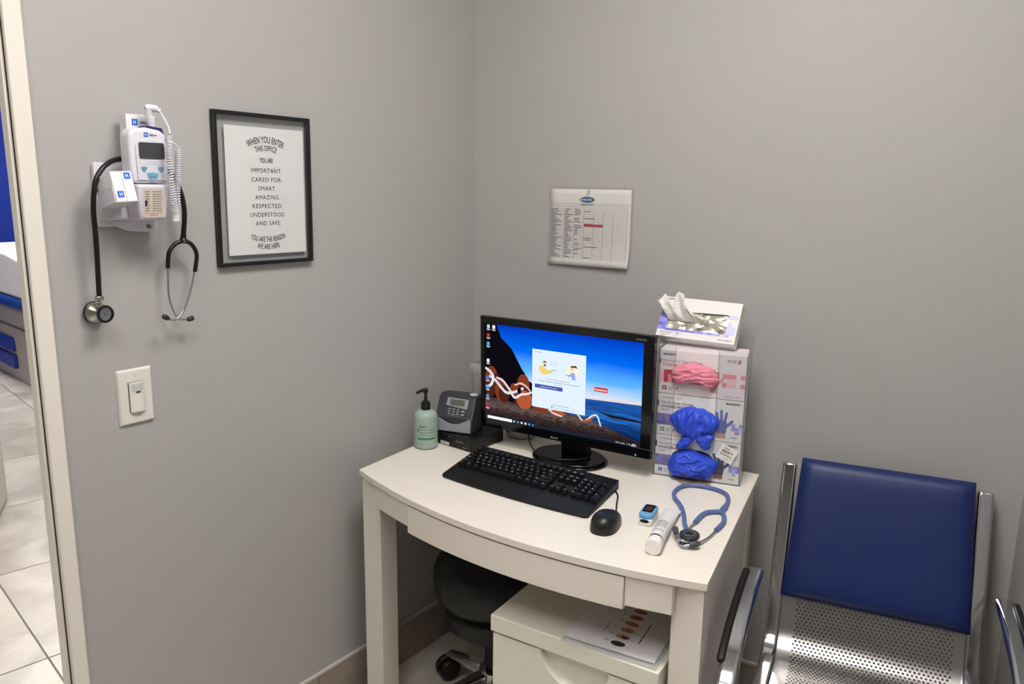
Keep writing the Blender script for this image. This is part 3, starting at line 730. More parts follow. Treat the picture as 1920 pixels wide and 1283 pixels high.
# ------------------------------------------------------------------ keyboard
KEYC = mat('key_plastic', (10, 10, 14), 0.5, spec=0.35); KB = mat('keyboard_shell', (14, 14, 16), 0.5, spec=0.4); LEG = mat('key_legend', (240, 242, 246), 0.6)
kb = thing('keyboard', zM((0.5035, -0.392, DZ), 1.2), 'black full-size keyboard with white key legends in front of the monitor', 'keyboard')
SH = math.tan(R(8.0))
def shv(x, y): return x - y * SH, y
def kz(y): return 0.0125 + 0.012 * (y + 0.105) / 0.21
KW, KD = 0.220, 0.105
bt = []; tp = []
poly = [(-KW, -KD + 0.006)] + [(-KW + 2 * KW * t, -KD - 0.012 * 4 * t * (1 - t)) for t in [0.02 + 0.96 * i / 16 for i in range(17)]] + [(KW, -KD + 0.006), (KW, KD), (-KW, KD)]
n = len(poly); vs = [(*shv(*p), 0.0005) for p in poly] + [(*shv(*p), kz(p[1]) - (0.005 if p[1] < -0.09 else 0)) for p in poly]
B().add(vs, [tuple(range(n - 1, -1, -1)), tuple(range(n, 2 * n))] + [(i, (i + 1) % n, n + (i + 1) % n, n + i) for i in range(n)]).obj('shell', KB, kb, bevel=0.002)
U = 0.01885; KX0 = -0.2085; KY0 = -0.040
kmesh = {}
def key(x, y, w, h=1.0, s=''):
    """x, y in units from the lower-left key; y rows upward"""
    if (w, h) not in kmesh:
        a, c = w * U - 0.0022, h * U - 0.0022; i = 0.0024; t = 0.0078
        bb = B().add([(*shv(px_, py_), pz_) for px_, py_, pz_ in ((0, 0, 0), (a, 0, 0), (a, c, 0), (0, c, 0), (i, i * 0.7, t), (a - i, i * 0.7, t), (a - i, c - i, t), (i, c - i, t))],
                     [(0, 3, 2, 1), (4, 5, 6, 7), (0, 1, 5, 4), (1, 2, 6, 5), (2, 3, 7, 6), (3, 0, 4, 7)])
        kmesh[(w, h)] = bb.mesh('key'); kmesh[(w, h)].materials.append(KEYC)
    X, Y = KX0 + x * U, KY0 + y * U
    o = place(kmesh[(w, h)], 'key', None, kb); o.matrix_local = Matrix.Translation((*shv(X, Y), kz(Y) - 0.001))
    if s:
        hh = 0.0042 if len(s) == 1 else 0.0027
        text(None, s, X + 0.0042, Y + h * U - 0.0085, hh, LEG, z=kz(Y) + 0.0071, bld=legends, bold=0.03, M=Matrix(((1, -SH, 0, 0), (0, 1, 0, 0), (0, 0, 1, 0), (0, 0, 0, 1))))
legends = B()
rows = [(0, [('Ctrl', 1.25), ('Win', 1.25), ('Alt', 1.25), ('', 6.25), ('Alt', 1.25), ('Win', 1.25), ('=', 1.25), ('Ctrl', 1.25)]),
        (1, [('Shift', 2.25)] + [(c, 1) for c in 'ZXCVBNM,./'] + [('Shift', 2.75)]),
        (2, [('Caps', 1.75)] + [(c, 1) for c in "ASDFGHJKL;'"] + [('Enter', 2.25)]),
        (3, [('Tab', 1.5)] + [(c, 1) for c in 'QWERTYUIOP[]'] + [('\\', 1.5)]),
        (4, [(c, 1) for c in '`1234567890-='] + [('Back', 2)])]
for y, ks in rows:
    x = 0
    for s, w in ks: key(x, y, w, 1.0, s); x += w
key(0, 5.35, 1, 1, 'Esc')
for i in range(12): key(2 + i + 0.5 * (i // 4) * 1.0, 5.35, 1, 1, 'F%d' % (i + 1))
for i, s in enumerate(('PrtSc', 'ScrLk', 'Pause')): key(15.25 + i, 5.35, 1, 1, s)
for i, s in enumerate(('Ins', 'Home', 'PgUp')): key(15.25 + i, 4, 1, 1, s)
for i, s in enumerate(('Del', 'End', 'PgDn')): key(15.25 + i, 3, 1, 1, s)
key(16.25, 1, 1, 1, '^'); 
for i, s in enumerate('<v>'): key(15.25 + i, 0, 1, 1, s)
for r_, line in enumerate((('0', None, '.'), ('1', '2', '3'), ('4', '5', '6'), ('7', '8', '9'), ('Num', '/', '*'))):
    for c_, s in enumerate(line):
        if s is None: continue
        key(18.5 + c_, r_, 2 if s == '0' else 1, 1, s)
key(21.5, 4, 1, 1, '-'); key(21.5, 2, 1, 2, '+'); key(21.5, 0, 1, 2, 'Ent')
lg = legends.obj('key_legends', LEG, kb); lg['kind'] = 'stuff'

# ------------------------------------------------------------------ mouse with its cable
ms = thing('computer_mouse', zM((0.793, -0.496, DZ), 13), 'black optical computer mouse with a red wheel beside the keyboard', 'mouse')
def mouse_fn(u, v):
    a = 2 * math.pi * u; t = v * math.pi / 2
    r = math.cos(t)
    x = 0.031 * math.copysign(abs(math.cos(a)) ** 0.85, math.cos(a)) * r ** 0.62; y = 0.056 * math.copysign(abs(math.sin(a)) ** 0.8, math.sin(a)) * r ** 0.62
    zz = 0.034 * math.sin(t) ** 0.8 * (1 - 0.28 * (y / 0.056) - 0.10 * (y / 0.056) ** 2)
    return (x * (1 - 0.07 * y / 0.056), y, 0.003 + max(0, zz))
mb = B().grid(mouse_fn, 40, 14); mb.add([mouse_fn(i / 40, 0) for i in range(40)] + [(p[0], p[1], 0.0003) for p in (mouse_fn(i / 40, 0) for i in range(40))], [(i, (i + 1) % 40, 40 + (i + 1) % 40, 40 + i) for i in range(40)])
mb.obj('shell', mat('mouse_plastic', (20, 20, 22), 0.36), ms, smooth=60)
B().lathe([(0.004, -0.003), (0.0085, -0.0028), (0.0088, 0), (0.0085, 0.0028), (0.004, 0.003)], 20, Matrix.Translation((0, 0.034, 0.0170)) @ Matrix.Rotation(R(90), 4, 'Y')).obj('wheel', mat('red_rubber', (190, 30, 44), 0.5), ms, smooth=40)
B().tube([(0, 0.052, 0.0202), (0, 0.046, 0.0226), (0, 0.015, 0.0318)], 0.0007, 6).obj('button_seam', BLACK_GLOSS, ms)
mi = zM((0.793, -0.496, DZ), 13).inverted()
B().tube(smoothpath([(0.780, -0.442, DZ + 0.012), (0.775, -0.420, DZ + 0.006), (0.752, -0.375, DZ + 0.0030), (0.730, -0.330, DZ + 0.0030), (0.708, -0.305, DZ + 0.003), (0.688, -0.296, DZ + 0.003), (0.672, -0.294, DZ + 0.0028)], 7), 0.0020, 8).obj('cable', BLACK, ms, smooth=60, M=mi)

# ------------------------------------------------------------------ hand sanitizer pump bottle
SANI = mat('sanitizer_green', (156, 176, 165), 0.28, sub=0.15)
sb = thing('pump_bottle', zM((0.105, -0.347, DZ), 52), 'pale green pump bottle of hand sanitizer with a black pump on the desk', 'bottle')
B().lathe([(0.028, 0.0004), (0.0335, 0.003), (0.0345, 0.010), (0.0345, 0.074), (0.0335, 0.082), (0.0345, 0.090), (0.032, 0.101), (0.024, 0.1095), (0.014, 0.113)], 40).obj('bottle', SANI, sb, smooth=50)
b = B().lathe([(0.0130, 0.1131), (0.0135, 0.1135), (0.0135, 0.130), (0.0115, 0.136), (0.0055, 0.139), (0.0045, 0.142), (0.0042, 0.160), (0.007, 0.163), (0.007, 0.172), (0.003, 0.174)], 24)
b.tube([(0.004, 0, 0.170), (-0.012, 0, 0.168), (-0.026, 0, 0.160)], [0.0062, 0.0050, 0.0036], 12)
b.obj('pump', BLACK, sb, smooth=40, M=Matrix.Rotation(R(-52 + 40), 4, 'Z'))
GREEN = mat('label_green', (60, 130, 78), 0.5); GTEXT = mat('label_darkgreen', (52, 74, 66), 0.6)
def wrap(s, ang0, y, h, m, width, r=0.0348, bold=0.0, name='lettering'):
    """print wrapped round the bottle; ang0 = left edge angle (deg) going anticlockwise"""
    v, f, xa, xb = glyphs(s, bold); k = h / 0.7; sx_ = width / (xb - xa)
    vs = []
    for p in v:
        a = R(ang0) + (p[0] - xa) * sx_ / r; vs.append((r * math.cos(a), r * math.sin(a), y + p[1] * k))
    bb = B(); bb.add(vs, f); return place(bb.mesh(name, fix=False), name, m, sb)
A0 = -52 - 58 - 34
wrap('McKESSON', A0 + 12, 0.068, 0.0042, INK, 0.022, bold=0.03)
wrap('Premium Hand', A0 + 12, 0.0585, 0.0052, GTEXT, 0.042)
wrap('Sanitizer with Aloe', A0 + 12, 0.050, 0.0052, GTEXT, 0.050)
wrap('antibacterial gel', A0 + 12, 0.043, 0.0028, GTEXT, 0.042)
wrap('18 oz', A0 + 16, 0.0165, 0.0036, INK, 0.009)
bb = B(); m_ = 16
bb.add([(0.0349 * math.cos(R(A0 + 4 + 92 * i / m_)), 0.0349 * math.sin(R(A0 + 4 + 92 * i / m_)), z) for z in (0.030, 0.0365) for i in range(m_ + 1)], [(i, i + 1, m_ + 2 + i, m_ + 1 + i) for i in range(m_)])
bb.obj('label_band', GREEN, sb)
bb = B(); bb.add([(0.0349 * math.cos(R(A0 + 2 + 4 * i)), 0.0349 * math.sin(R(A0 + 2 + 4 * i)), z) for z in (0.052, 0.064) for i in range(2)], [(0, 1, 3, 2)]); bb.obj('label_bar', INK, sb)

# ------------------------------------------------------------------ small black computer with the analyser on top
mp = thing('mini_computer', panelM((0.093, -0.301, DZ), -3), 'flat black desktop computer lying under the grey analyser', 'computer')
B().box((0, 0.0006, -0.143), (0.150, 0.036, 0.0)).obj('case', mat('computer_case', (14, 14, 16), 0.4), mp, bevel=0.002)
quad(mp, 'label', 0.030, 0.003, 0.0645, 0.0125, mat('white_sticker', (210, 208, 202), 0.6), 0.0005)
text(mp, 'Service tag', 0.047, 0.0062, 0.0030, INK, z=0.0008, align='C', width=0.020)
text(mp, 'lenovo', 0.106, 0.020, 0.0070, GREYT, z=0.0006, align='C', width=0.030)
bars(mp, [(0.06, 0.075, 0.030, 0.0012), (0.12, 0.134, 0.008, 0.0022)], GREYT, 'port')
AN = mat('analyser_shell', (52, 53, 58), 0.42); ANS = mat('analyser_silver', (150, 151, 158), 0.35); LCD = mat('analyser_display', (92, 96, 84), 0.3)
an = thing('urine_analyser', panelM((0.0985, -0.3000, DZ + 0.0366), 16), 'dark grey tabletop analyser with small display and keypad beside the monitor', 'analyser')
side = [(0, 0.0), (0, 0.045), (-0.006, 0.050), (-0.030, 0.098), (-0.045, 0.106), (-0.088, 0.102), (-0.092, 0.0)]     # (z, y) outline
Ms = Matrix(((0, 0, 1, 0), (0, 1, 0, 0), (1, 0, 0, 0), (0, 0, 0, 1)))
B().prism(side, 0.0, 0.118, Ms).obj('body', AN, an, bevel=0.004, seg=3)
cv = [(0.004 + 0.110 * i / 20, 0.040 - 0.020 * math.sin(math.pi * i / 20) ** 1.2 + 0.006) for i in range(21)]
B().prism([(0.004, 0.003)] + [(0.114, 0.003)] + cv[::-1], 0.0003, 0.0030).obj('front_plate', ANS, an, bevel=0.0008)
Mf = Matrix.Translation((0, 0.050, -0.006)) @ Matrix.Rotation(math.atan2(-0.024, 0.048), 4, 'X')    # sloping keypad face, local y up the slope
fy = math.hypot(0.024, 0.048)
fr_ = B().prism([(0.028, 0.028), (0.096, 0.021), (0.097, 0.050), (0.030, 0.0525)], 0.0004, 0.0022).obj('display_frame', ANS, an, M=Mf, bevel=0.0006)
B().box((0.040, 0.0290, 0.0023), (0.086, 0.0475, 0.0028)).obj('display', LCD, fr_)
for i in range(3):
    for j in range(3): B().ball((0.041 + 0.0135 * i, 0.0185 - 0.0072 * j, 0.0008), 0.0050, 12, 6, (1, 0.45, 0.4)).obj('key', ANS, an, smooth=60, M=Mf)
for j in range(2): B().ball((0.084, 0.014 - 0.0105 * j, 0.0008), 0.0060, 12, 6, (1, 0.55, 0.4)).obj('key', ANS, an, smooth=60, M=Mf)
text(an, 'McKESSON', 0.058, -0.0045, 0.0045, mat('silver_print', (170, 170, 176), 0.5), z=0.0006, align='C', width=0.036, M=Mf, bold=0.02)
b = B().lathe([(0.009, 0.0), (0.0125, 0.0), (0.0125, 0.003), (0.009, 0.003)], 28, Matrix.Translation((0.102, 0.1050, -0.052)) @ Matrix.Rotation(R(-94), 4, 'X'), caps=False)
b.f += [(i, (i + 1) % 28, 84 + (i + 1) % 28, 84 + i) for i in range(28)]
b.obj('tray_ring', mat('white_ring', (222, 222, 224), 0.4), an, smooth=40)

# ------------------------------------------------------------------ clear plastic dispenser and a tub behind the monitor
CLR = clear_mat('clear_plastic', body=0.14, rough=0.12); CLR2 = clear_mat('clear_plastic_lid', body=0.30, rough=0.15)
cd = thing('clear_canister', zM((0.146, -0.106, DZ), 10), 'tall clear plastic canister with a flanged lid behind the monitor', 'canister')
B().lathe([(0.046, 0.0005), (0.050, 0.004), (0.052, 0.10), (0.0535, 0.195), (0.0515, 0.195), (0.050, 0.10), (0.047, 0.006)], 36, caps=False).obj('body', CLR, cd, smooth=40)
B().lathe([(0.0545, 0.190), (0.061, 0.192), (0.062, 0.205), (0.058, 0.212), (0.046, 0.218), (0.045, 0.214), (0.054, 0.206)], 36, caps=False).obj('lid', CLR2, cd, smooth=40)
B().box((0.002, -0.014, 0.214), (0.040, 0.014, 0.292)).obj('handle', CLR2, cd, bevel=0.005)
tb = thing('plastic_tub', zM((0.262, -0.088, DZ), 0), 'low cloudy plastic tub with a teal label seen beneath the monitor', 'tub')
B().lathe([(0.030, 0.0005), (0.042, 0.003), (0.047, 0.014), (0.049, 0.085), (0.047, 0.087), (0.0445, 0.014), (0.040, 0.006)], 36).obj('body', mat('cloudy_plastic', (196, 200, 196), 0.35, trans=0.2), tb, smooth=50)
b = B(); m_ = 8
b.add([(0.0496 * math.cos(R(-150 + 44 * i / m_)), 0.0496 * math.sin(R(-150 + 44 * i / m_)), z) for z in (0.016, 0.07) for i in range(m_ + 1)], [(i, i + 1, m_ + 2 + i, m_ + 1 + i) for i in range(m_)])
b.obj('label', mat('teal_label', (70, 130, 124), 0.5), tb)
# ------------------------------------------------------------------ clear holder with three glove boxes
HM = panelM((0.726, -0.1365, DZ), 15.0)
ACR = clear_mat('acrylic', body=0.012, rough=0.04)
ho = thing('acrylic_holder', HM, 'tall clear acrylic glove box holder standing on the desk against the wall', 'holder')
HW, HH, HD, th = 0.226, 0.375, 0.112, 0.0025
B().box((0, 0.0004, -HD), (HW, th, 0)).obj('base', ACR, ho)
B().box((0, th, -HD), (th, HH, 0)).obj('side', ACR, ho); B().box((HW - th, th, -HD), (HW, HH, 0)).obj('side', ACR, ho)
B().box((th, th, -HD), (HW - th, HH, -HD + th)).obj('back', ACR, ho)
B().box((th, th, -th), (0.045, 0.350, 0)).obj('front_strip', ACR, ho); B().box((0.153, th, -th), (HW - th, 0.350, 0)).obj('front_strip', ACR, ho)
EDGE = mat('acrylic_edge', (150, 156, 160), 0.2)
ed = B()
for x in (0.045, 0.153): ed.box((x - 0.0004, th, -th - 0.0003), (x + 0.0004, 0.350, 0.0004))
for x in (0.0, HW): ed.box((x - 0.0006, 0.001, -0.0012), (x + 0.0006, HH, 0.0002))
ed.obj('polished_edge', EDGE, ho)

CARD = mat('box_card', (226, 222, 220), 0.55); CARDP = mat('pink_box_card', (222, 212, 214), 0.55)
VIO = [mat('print_violet_%d' % i, c, 0.6) for i, c in enumerate([(96, 88, 150), (122, 116, 178), (150, 146, 202), (186, 184, 222), (110, 100, 160)])]
REDS = [mat('print_red_%d' % i, c, 0.6) for i, c in enumerate([(176, 40, 60), (204, 84, 100), (222, 140, 152), (230, 186, 192), (190, 58, 76)])]
HOLE = mat('box_opening', (18, 18, 24), 0.9); NAVY = mat('print_navy', (58, 56, 110), 0.6); REDINK = mat('print_redink', (186, 50, 62), 0.6)
def patches(parent, x0, y0, nx, ny, s, cols, seed, dens=1.0):
    rnd = random.Random(seed)
    for c in range(len(cols)):
        b = B(); k = 0
        rnd2 = random.Random(seed)
        for i in range(nx):
            for j in range(ny):
                q = rnd2.random()
                if rnd2.random() < dens and int(q * len(cols)) == c: b.flat([(x0 + i * s, y0 + j * s), (x0 + i * s + s, y0 + j * s), (x0 + i * s + s, y0 + j * s + s), (x0 + i * s, y0 + j * s + s)], 0.0006); k += 1
        if k: b.obj('printed_squares', cols[c], parent)
def hand_print(parent, ox, oy, s, m, skin):
    """printed picture of a raised gloved hand"""
    b = B()
    b.flat([(ox + x * s, oy + y * s) for x, y in ((-0.30, 0.0), (-0.32, 0.45), (-0.42, 0.62), (-0.30, 1.0), (0.25, 0.98), (0.42, 0.62), (0.36, 0.40), (0.28, 0.0))], 0.0007)
    for x, y, a, l, w in ((-0.26, 0.92, 14, 0.62, 0.17), (-0.04, 0.96, 3, 0.74, 0.18), (0.20, 0.92, -10, 0.66, 0.17), (0.34, 0.52, -40, 0.62, 0.19)):
        pts = rrect(-w / 2, 0, w / 2, l, w / 2.02, 4); c_, s_ = math.cos(R(a)), math.sin(R(a))
        b.flat([(ox + s * (x + px_ * c_ - py_ * s_), oy + s * (y + px_ * s_ + py_ * c_)) for px_, py_ in pts], 0.00072 + 0.00001 * w)
    b.obj('hand_print', m, parent)
    B().flat([(ox + s * x, oy + s * y) for x, y in ((-0.34, -0.34), (0.30, -0.34), (0.28, 0.03), (-0.30, 0.03))], 0.0007).obj('wrist_print', skin, parent)
SKINP = mat('print_skin', (196, 148, 122), 0.7); GLP = mat('print_glove_blue', (92, 104, 168), 0.6); GLPD = mat('print_glove_dark', (70, 76, 120), 0.6); GLPINK = mat('print_glove_pink', (196, 142, 148), 0.6)
def glove_box(y0, y1, card, label, kind):
    M = HM @ Matrix.Translation((0.0045, y0, -0.0032))
    t = thing('glove_box', M, label, 'box', 'boxes in the acrylic holder')
    w, h = 0.217, y1 - y0 - 0.0012
    B().box((0, 0, -0.100), (w, h, 0)).obj('carton', card, t, bevel=0.0008)
    if kind == 'pink':
        patches(t, 0.001, 0.030, 5, 3, 0.0112, REDS, 5); patches(t, 0.075, 0.030, 7, 1, 0.0095, REDS[2:4], 7, 0.8); patches(t, 0.160, 0.032, 5, 3, 0.0112, REDS[2:4], 9, 0.7)
        text(t, 'McKESSON', 0.009, 0.1020, 0.0052, INK, width=0.031, bold=0.03)
        text(t, 'Pink Nitrile* Exam Gloves', 0.009, 0.0840, 0.0072, GREY_INK, width=0.100)
        text(t, 'POWDER-FREE', 0.009, 0.0735, 0.0062, REDINK, width=0.060, bold=0.01)
        text(t, 'BCRF', 0.170, 0.0960, 0.0075, GREY_INK, width=0.023)
        b = B().tube(smoothpath([(0.1945, 0.0945, 0.0006), (0.199, 0.0985, 0.0006), (0.2015, 0.1020, 0.0006), (0.1990, 0.1040, 0.0006), (0.1972, 0.1010, 0.0006), (0.2015, 0.0940, 0.0006)], 5), 0.0009, 6); b.obj('ribbon_print', REDINK, t)
        quad(t, 'colour_bar', 0.0005, 0.0790, 0.0040, 0.0915, REDS[0])
        quad(t, 'size_square', 0.0100, 0.0100, 0.0205, 0.0215, REDS[0]); text(t, 'S', 0.0150, 0.0130, 0.0065, PAPER, z=0.0008, align='C', bold=0.02)
        text(t, '250', 0.0260, 0.0150, 0.0050, GREY_INK); bars(t, [(0.026, 0.036, 0.0110, 0.0012), (0.042, 0.052, 0.0110, 0.0012), (0.044, 0.050, 0.015, 0.003)], GREY_INK)
        text(t, 'www.bcrf.org/PINK', 0.168, 0.0065, 0.0035, GREY_INK, width=0.038)
        hand_print(t, 0.141, 0.024, 0.0300, GLPINK, SKINP)
    else:
        big = kind == 'M'
        patches(t, 0.001, 0.027, 5, 3, 0.0100, VIO[:2] + VIO[4:], 3 if big else 4); patches(t, 0.190, 0.022, 3, 3, 0.0092, VIO[2:4], 6 if big else 8, 0.8)
        text(t, 'confiderm', 0.010, 0.0985, 0.0058, GREY_INK, width=0.034); text(t, '3.5 C', 0.047, 0.0985, 0.0052, GREY_INK, width=0.015)
        text(t, 'Nitrile Exam Gloves', 0.010, 0.0840, 0.0078, INK if big else GREY_INK, width=0.081)
        text(t, 'POWDER-FREE', 0.010, 0.0735, 0.0068, NAVY if big else INK, width=0.059, bold=0.02)
        bars(t, [(0.010, 0.034, 0.0685, 0.0012), (0.010, 0.028, 0.0655, 0.0012)], GREY_INK)
        text(t, 'McKESSON', 0.208, 0.0985, 0.0055, INK, align='R', width=0.034, bold=0.03)
        quad(t, 'colour_bar', 0.0003, 0.0770, 0.0036, 0.0930, NAVY if big else INK)
        quad(t, 'size_square', 0.0105, 0.0095, 0.0205, 0.0195, mat('print_green', (34, 84, 60), 0.6) if big else mat('print_blue', (44, 88, 150), 0.6)); text(t, kind, 0.0155, 0.0118, 0.0058, PAPER, z=0.0008, align='C', bold=0.02)
        text(t, '200', 0.0250, 0.0130, 0.0050, GREY_INK); bars(t, [(0.025, 0.034, 0.0098, 0.0012), (0.041, 0.050, 0.0098, 0.0012), (0.043, 0.048, 0.013, 0.004)], GREY_INK)
        bars(t, [(0.190, 0.206, 0.012, 0.0020)], GREY_INK)
        hand_print(t, 0.166, 0.022, 0.0365, GLP if big else GLPD, SKINP)
    e = [(0.098 + 0.054 * math.cos(a), 0.056 + 0.024 * math.sin(a)) for a in (2 * math.pi * i / 30 for i in range(30))]
    B().flat(e, 0.00085).obj('opening', HOLE, t)
    return t
glove_box(0.0028, 0.1140, CARD, 'purple and white nitrile glove box marked L, lowest in the clear holder', 'L')
glove_box(0.1142, 0.2255, CARD, 'purple and white nitrile glove box marked M, middle of the clear holder', 'M')
glove_box(0.2257, 0.3420, CARDP, 'pink and white nitrile glove box, uppermost in the clear holder', 'pink')
def glove(y, outline, h, m, label, seed, extra=(), wr=0.004, freq=42, stretch=(1, 1)):
    M = HM @ Matrix.Translation((0, 0, -0.0018))
    b = B(); v, f = pillow(outline, h, wr, freq, seed, stretch=stretch); b.add(v, f)
    o = b.obj('nitrile_glove', m, None, smooth=80)
    for ol, hh, zz in extra:
        v, f = pillow(ol, hh, wr * 0.6, 60, seed + 3, rings=8, n=40); fb = B(); fb.add([(p[0], p[1], p[2] + zz) for p in v], f); fb.add([(p[0], p[1], zz) for p in v[:40]], [tuple(range(40))])
        fb.obj('finger', m, o, smooth=80)
    o.matrix_world = M
    tag(o, label, 'glove', 'gloves pulled out of their boxes')
PINKG = mat('pink_nitrile', (222, 132, 152), 0.5); BLUEG = mat('blue_nitrile', (44, 76, 205), 0.48)
glove(0, [(0.036, 0.282), (0.044, 0.298), (0.066, 0.308), (0.096, 0.312), (0.126, 0.307), (0.148, 0.294), (0.158, 0.276), (0.150, 0.258), (0.142, 0.252), (0.128, 0.260), (0.100, 0.262), (0.072, 0.258), (0.048, 0.257), (0.038, 0.268)], 0.022, PINKG, 'crumpled pink glove bulging from the uppermost box', 1.3, freq=70, stretch=(0.4, 1.7), wr=0.0042)
glove(0, [(0.040, 0.166), (0.052, 0.182), (0.078, 0.194), (0.100, 0.196), (0.130, 0.191), (0.154, 0.178), (0.163, 0.164), (0.156, 0.142), (0.140, 0.124), (0.112, 0.116), (0.080, 0.117), (0.062, 0.126), (0.048, 0.146)], 0.027, BLUEG, 'blue glove hanging out of the middle box, two fingers dangling', 5.1,
      extra=[([(0.090, 0.126), (0.076, 0.121), (0.066, 0.104), (0.061, 0.092), (0.066, 0.085), (0.078, 0.086), (0.090, 0.094), (0.104, 0.112), (0.106, 0.124)], 0.010, 0.012), ([(0.104, 0.124), (0.112, 0.112), (0.122, 0.098), (0.132, 0.091), (0.144, 0.094), (0.150, 0.110), (0.154, 0.130), (0.140, 0.138), (0.118, 0.136)], 0.012, 0.013)], freq=36, stretch=(1.7, 0.5), wr=0.0075)
glove(0, [(0.043, 0.048), (0.054, 0.066), (0.078, 0.080), (0.102, 0.083), (0.132, 0.076), (0.158, 0.062), (0.166, 0.048), (0.160, 0.028), (0.148, 0.012), (0.128, 0.0065), (0.100, 0.007), (0.074, 0.008), (0.052, 0.012), (0.042, 0.028)], 0.030, BLUEG, 'bunched blue glove bulging from the lowest box', 9.4, freq=33, stretch=(0.75, 1.5), wr=0.0080)
TAGM = HM @ Matrix.Translation((0.1885, 0.0850, 0.0042)) @ Matrix.Rotation(R(-24), 4, 'Z')
tg = thing('instruction_card', TAGM, 'small tilted white printed card stuck on the lowest glove box', 'card')
B().box((-0.022, -0.021, -0.0008), (0.022, 0.021, 0.0)).obj('card', PAPER, tg, M=Matrix.Rotation(R(4), 4, 'X'))
text(tg, 'WARNING', -0.012, 0.0130, 0.0026, INK, z=0.0016, width=0.014, bold=0.03)
bars(tg, [(-0.014, 0.016, 0.0065, 0.0020), (-0.014, 0.005, 0.0025, 0.0020), (-0.009, 0.014, -0.0045, 0.0016), (-0.002, 0.010, -0.0135, 0.0012)], INK, z=0.0016)
b = B()
for a in ((-0.0155, -0.0065, -0.0110, -0.0060), (-0.0155, -0.0025, -0.0110, -0.0020), (-0.0155, -0.0065, -0.0150, -0.0020), (-0.0115, -0.0065, -0.0110, -0.0020), (-0.0140, -0.0050, -0.0125, -0.0035)): b.flat([(a[0], a[1]), (a[2], a[1]), (a[2], a[3]), (a[0], a[3])], 0.0016)
b.obj('symbol', INK, tg)
cb = B().prism(smoothpath([(0.792, -0.120, 0), (0.803, -0.142, 0), (0.823, -0.152, 0), (0.850, -0.150, 0), (0.870, -0.138, 0), (0.880, -0.112, 0), (0.84, -0.1085, 0)], 4, True), DZ + 0.0006, DZ + 0.0018).obj('cardboard_cutout', mat('brown_card', (168, 146, 122), 0.8))
tag(cb, 'brown oval cardboard cut-out lying before the glove holder', 'cardboard')

# ------------------------------------------------------------------ wipes box leaning on top
WM = panelM((0.788, -0.036, 1.1475), 8.0, -34, -1.4)
wp = thing('wipes_box', WM, 'white and violet box of wipes leaning back on top of the glove holder', 'box')
w2, h2, d2 = 0.1035, 0.058, 0.034
op = [(-0.0790, -0.0340), (0.0720, -0.0340), (0.0760, -0.0280), (0.0760, 0.0190), (0.0700, 0.0220), (-0.0300, 0.0180), (-0.0820, 0.0170), (-0.0850, -0.0100)]
b = B()
b.add([(-w2, -h2, -d2), (w2, -h2, -d2), (w2, h2, -d2), (-w2, h2, -d2), (-w2, -h2, 0), (w2, -h2, 0), (w2, h2, 0), (-w2, h2, 0)], [(0, 3, 2, 1), (0, 1, 5, 4), (1, 2, 6, 5), (2, 3, 7, 6), (3, 0, 4, 7)])
# front face: ring of faces between the box edge and the opening
outer = [(-w2, -h2), (w2, -h2), (w2, -0.028), (w2, h2), (0.07, h2), (-0.03, h2), (-w2, h2), (-w2, -0.01)]
b.add([(x, y, 0) for x, y in outer] + [(x, y, 0) for x, y in op], [(i, (i + 1) % 8, 8 + (i + 1) % 8, 8 + i) for i in range(8)])
b.obj('carton', CARD, wp)
FILM = mat('silver_film', (186, 182, 168), 0.28, 0.45, bump=0.5, bscale=60)
fm = B().grid(lambda u, v: (-0.088 + 0.168 * u, -0.037 + 0.062 * v, -0.006 + 0.005 * noise.noise(Vector((u * 9, v * 5, 0.3)))), 30, 14).obj('film', FILM, wp, smooth=60)
for k, x in enumerate((-0.040, 0.004, 0.058)): text(wp, 'ESSON', x, -0.0315, 0.0050, INK, z=0.0005, rot=38, width=0.018, bold=0.03)
VB = [mat('print_bluevio_%d' % i, c, 0.6) for i, c in enumerate([(104, 98, 200), (124, 120, 214), (146, 144, 226), (176, 176, 236), (206, 206, 242)])]
patches(wp, -0.1030, -0.0385, 2, 5, 0.0105, VB[:3], 2); 
b = None
for k in range(15):
    x = -0.0820 + 0.0112 * k; c = VB[min(4, int(k / 3.6 + (k % 2) * 0.5))]
    quad(wp, 'printed_squares', x, -0.0402, x + 0.0112, -0.0342, c, 0.0006)
patches(wp, 0.0770, -0.0340, 2, 5, 0.0110, VB[4:], 4, 0.7)
text(wp, '8.27" x 8.27"', -0.094, -0.0480, 0.0042, GREY_INK, width=0.034, bold=0.02); text(wp, '100', -0.052, -0.0480, 0.0042, GREY_INK, width=0.010, bold=0.02)
bars(wp, [(-0.094, -0.068, -0.0530, 0.0010), (-0.052, -0.043, -0.0530, 0.0010), (0.060, 0.096, -0.0515, 0.0022)], GREY_INK)
text(wp, 'McKESSON', -0.094, 0.0500, 0.0036, INK, width=0.018, bold=0.03)
Mb = Matrix.Translation((0, -h2, 0)) @ Matrix.Rotation(R(90), 4, 'X')
bars(wp, [(-0.092, -0.055, -0.010, 0.0016), (-0.092, -0.035, -0.014, 0.0016)], GREY_INK, 'fine_print').matrix_local = Mb
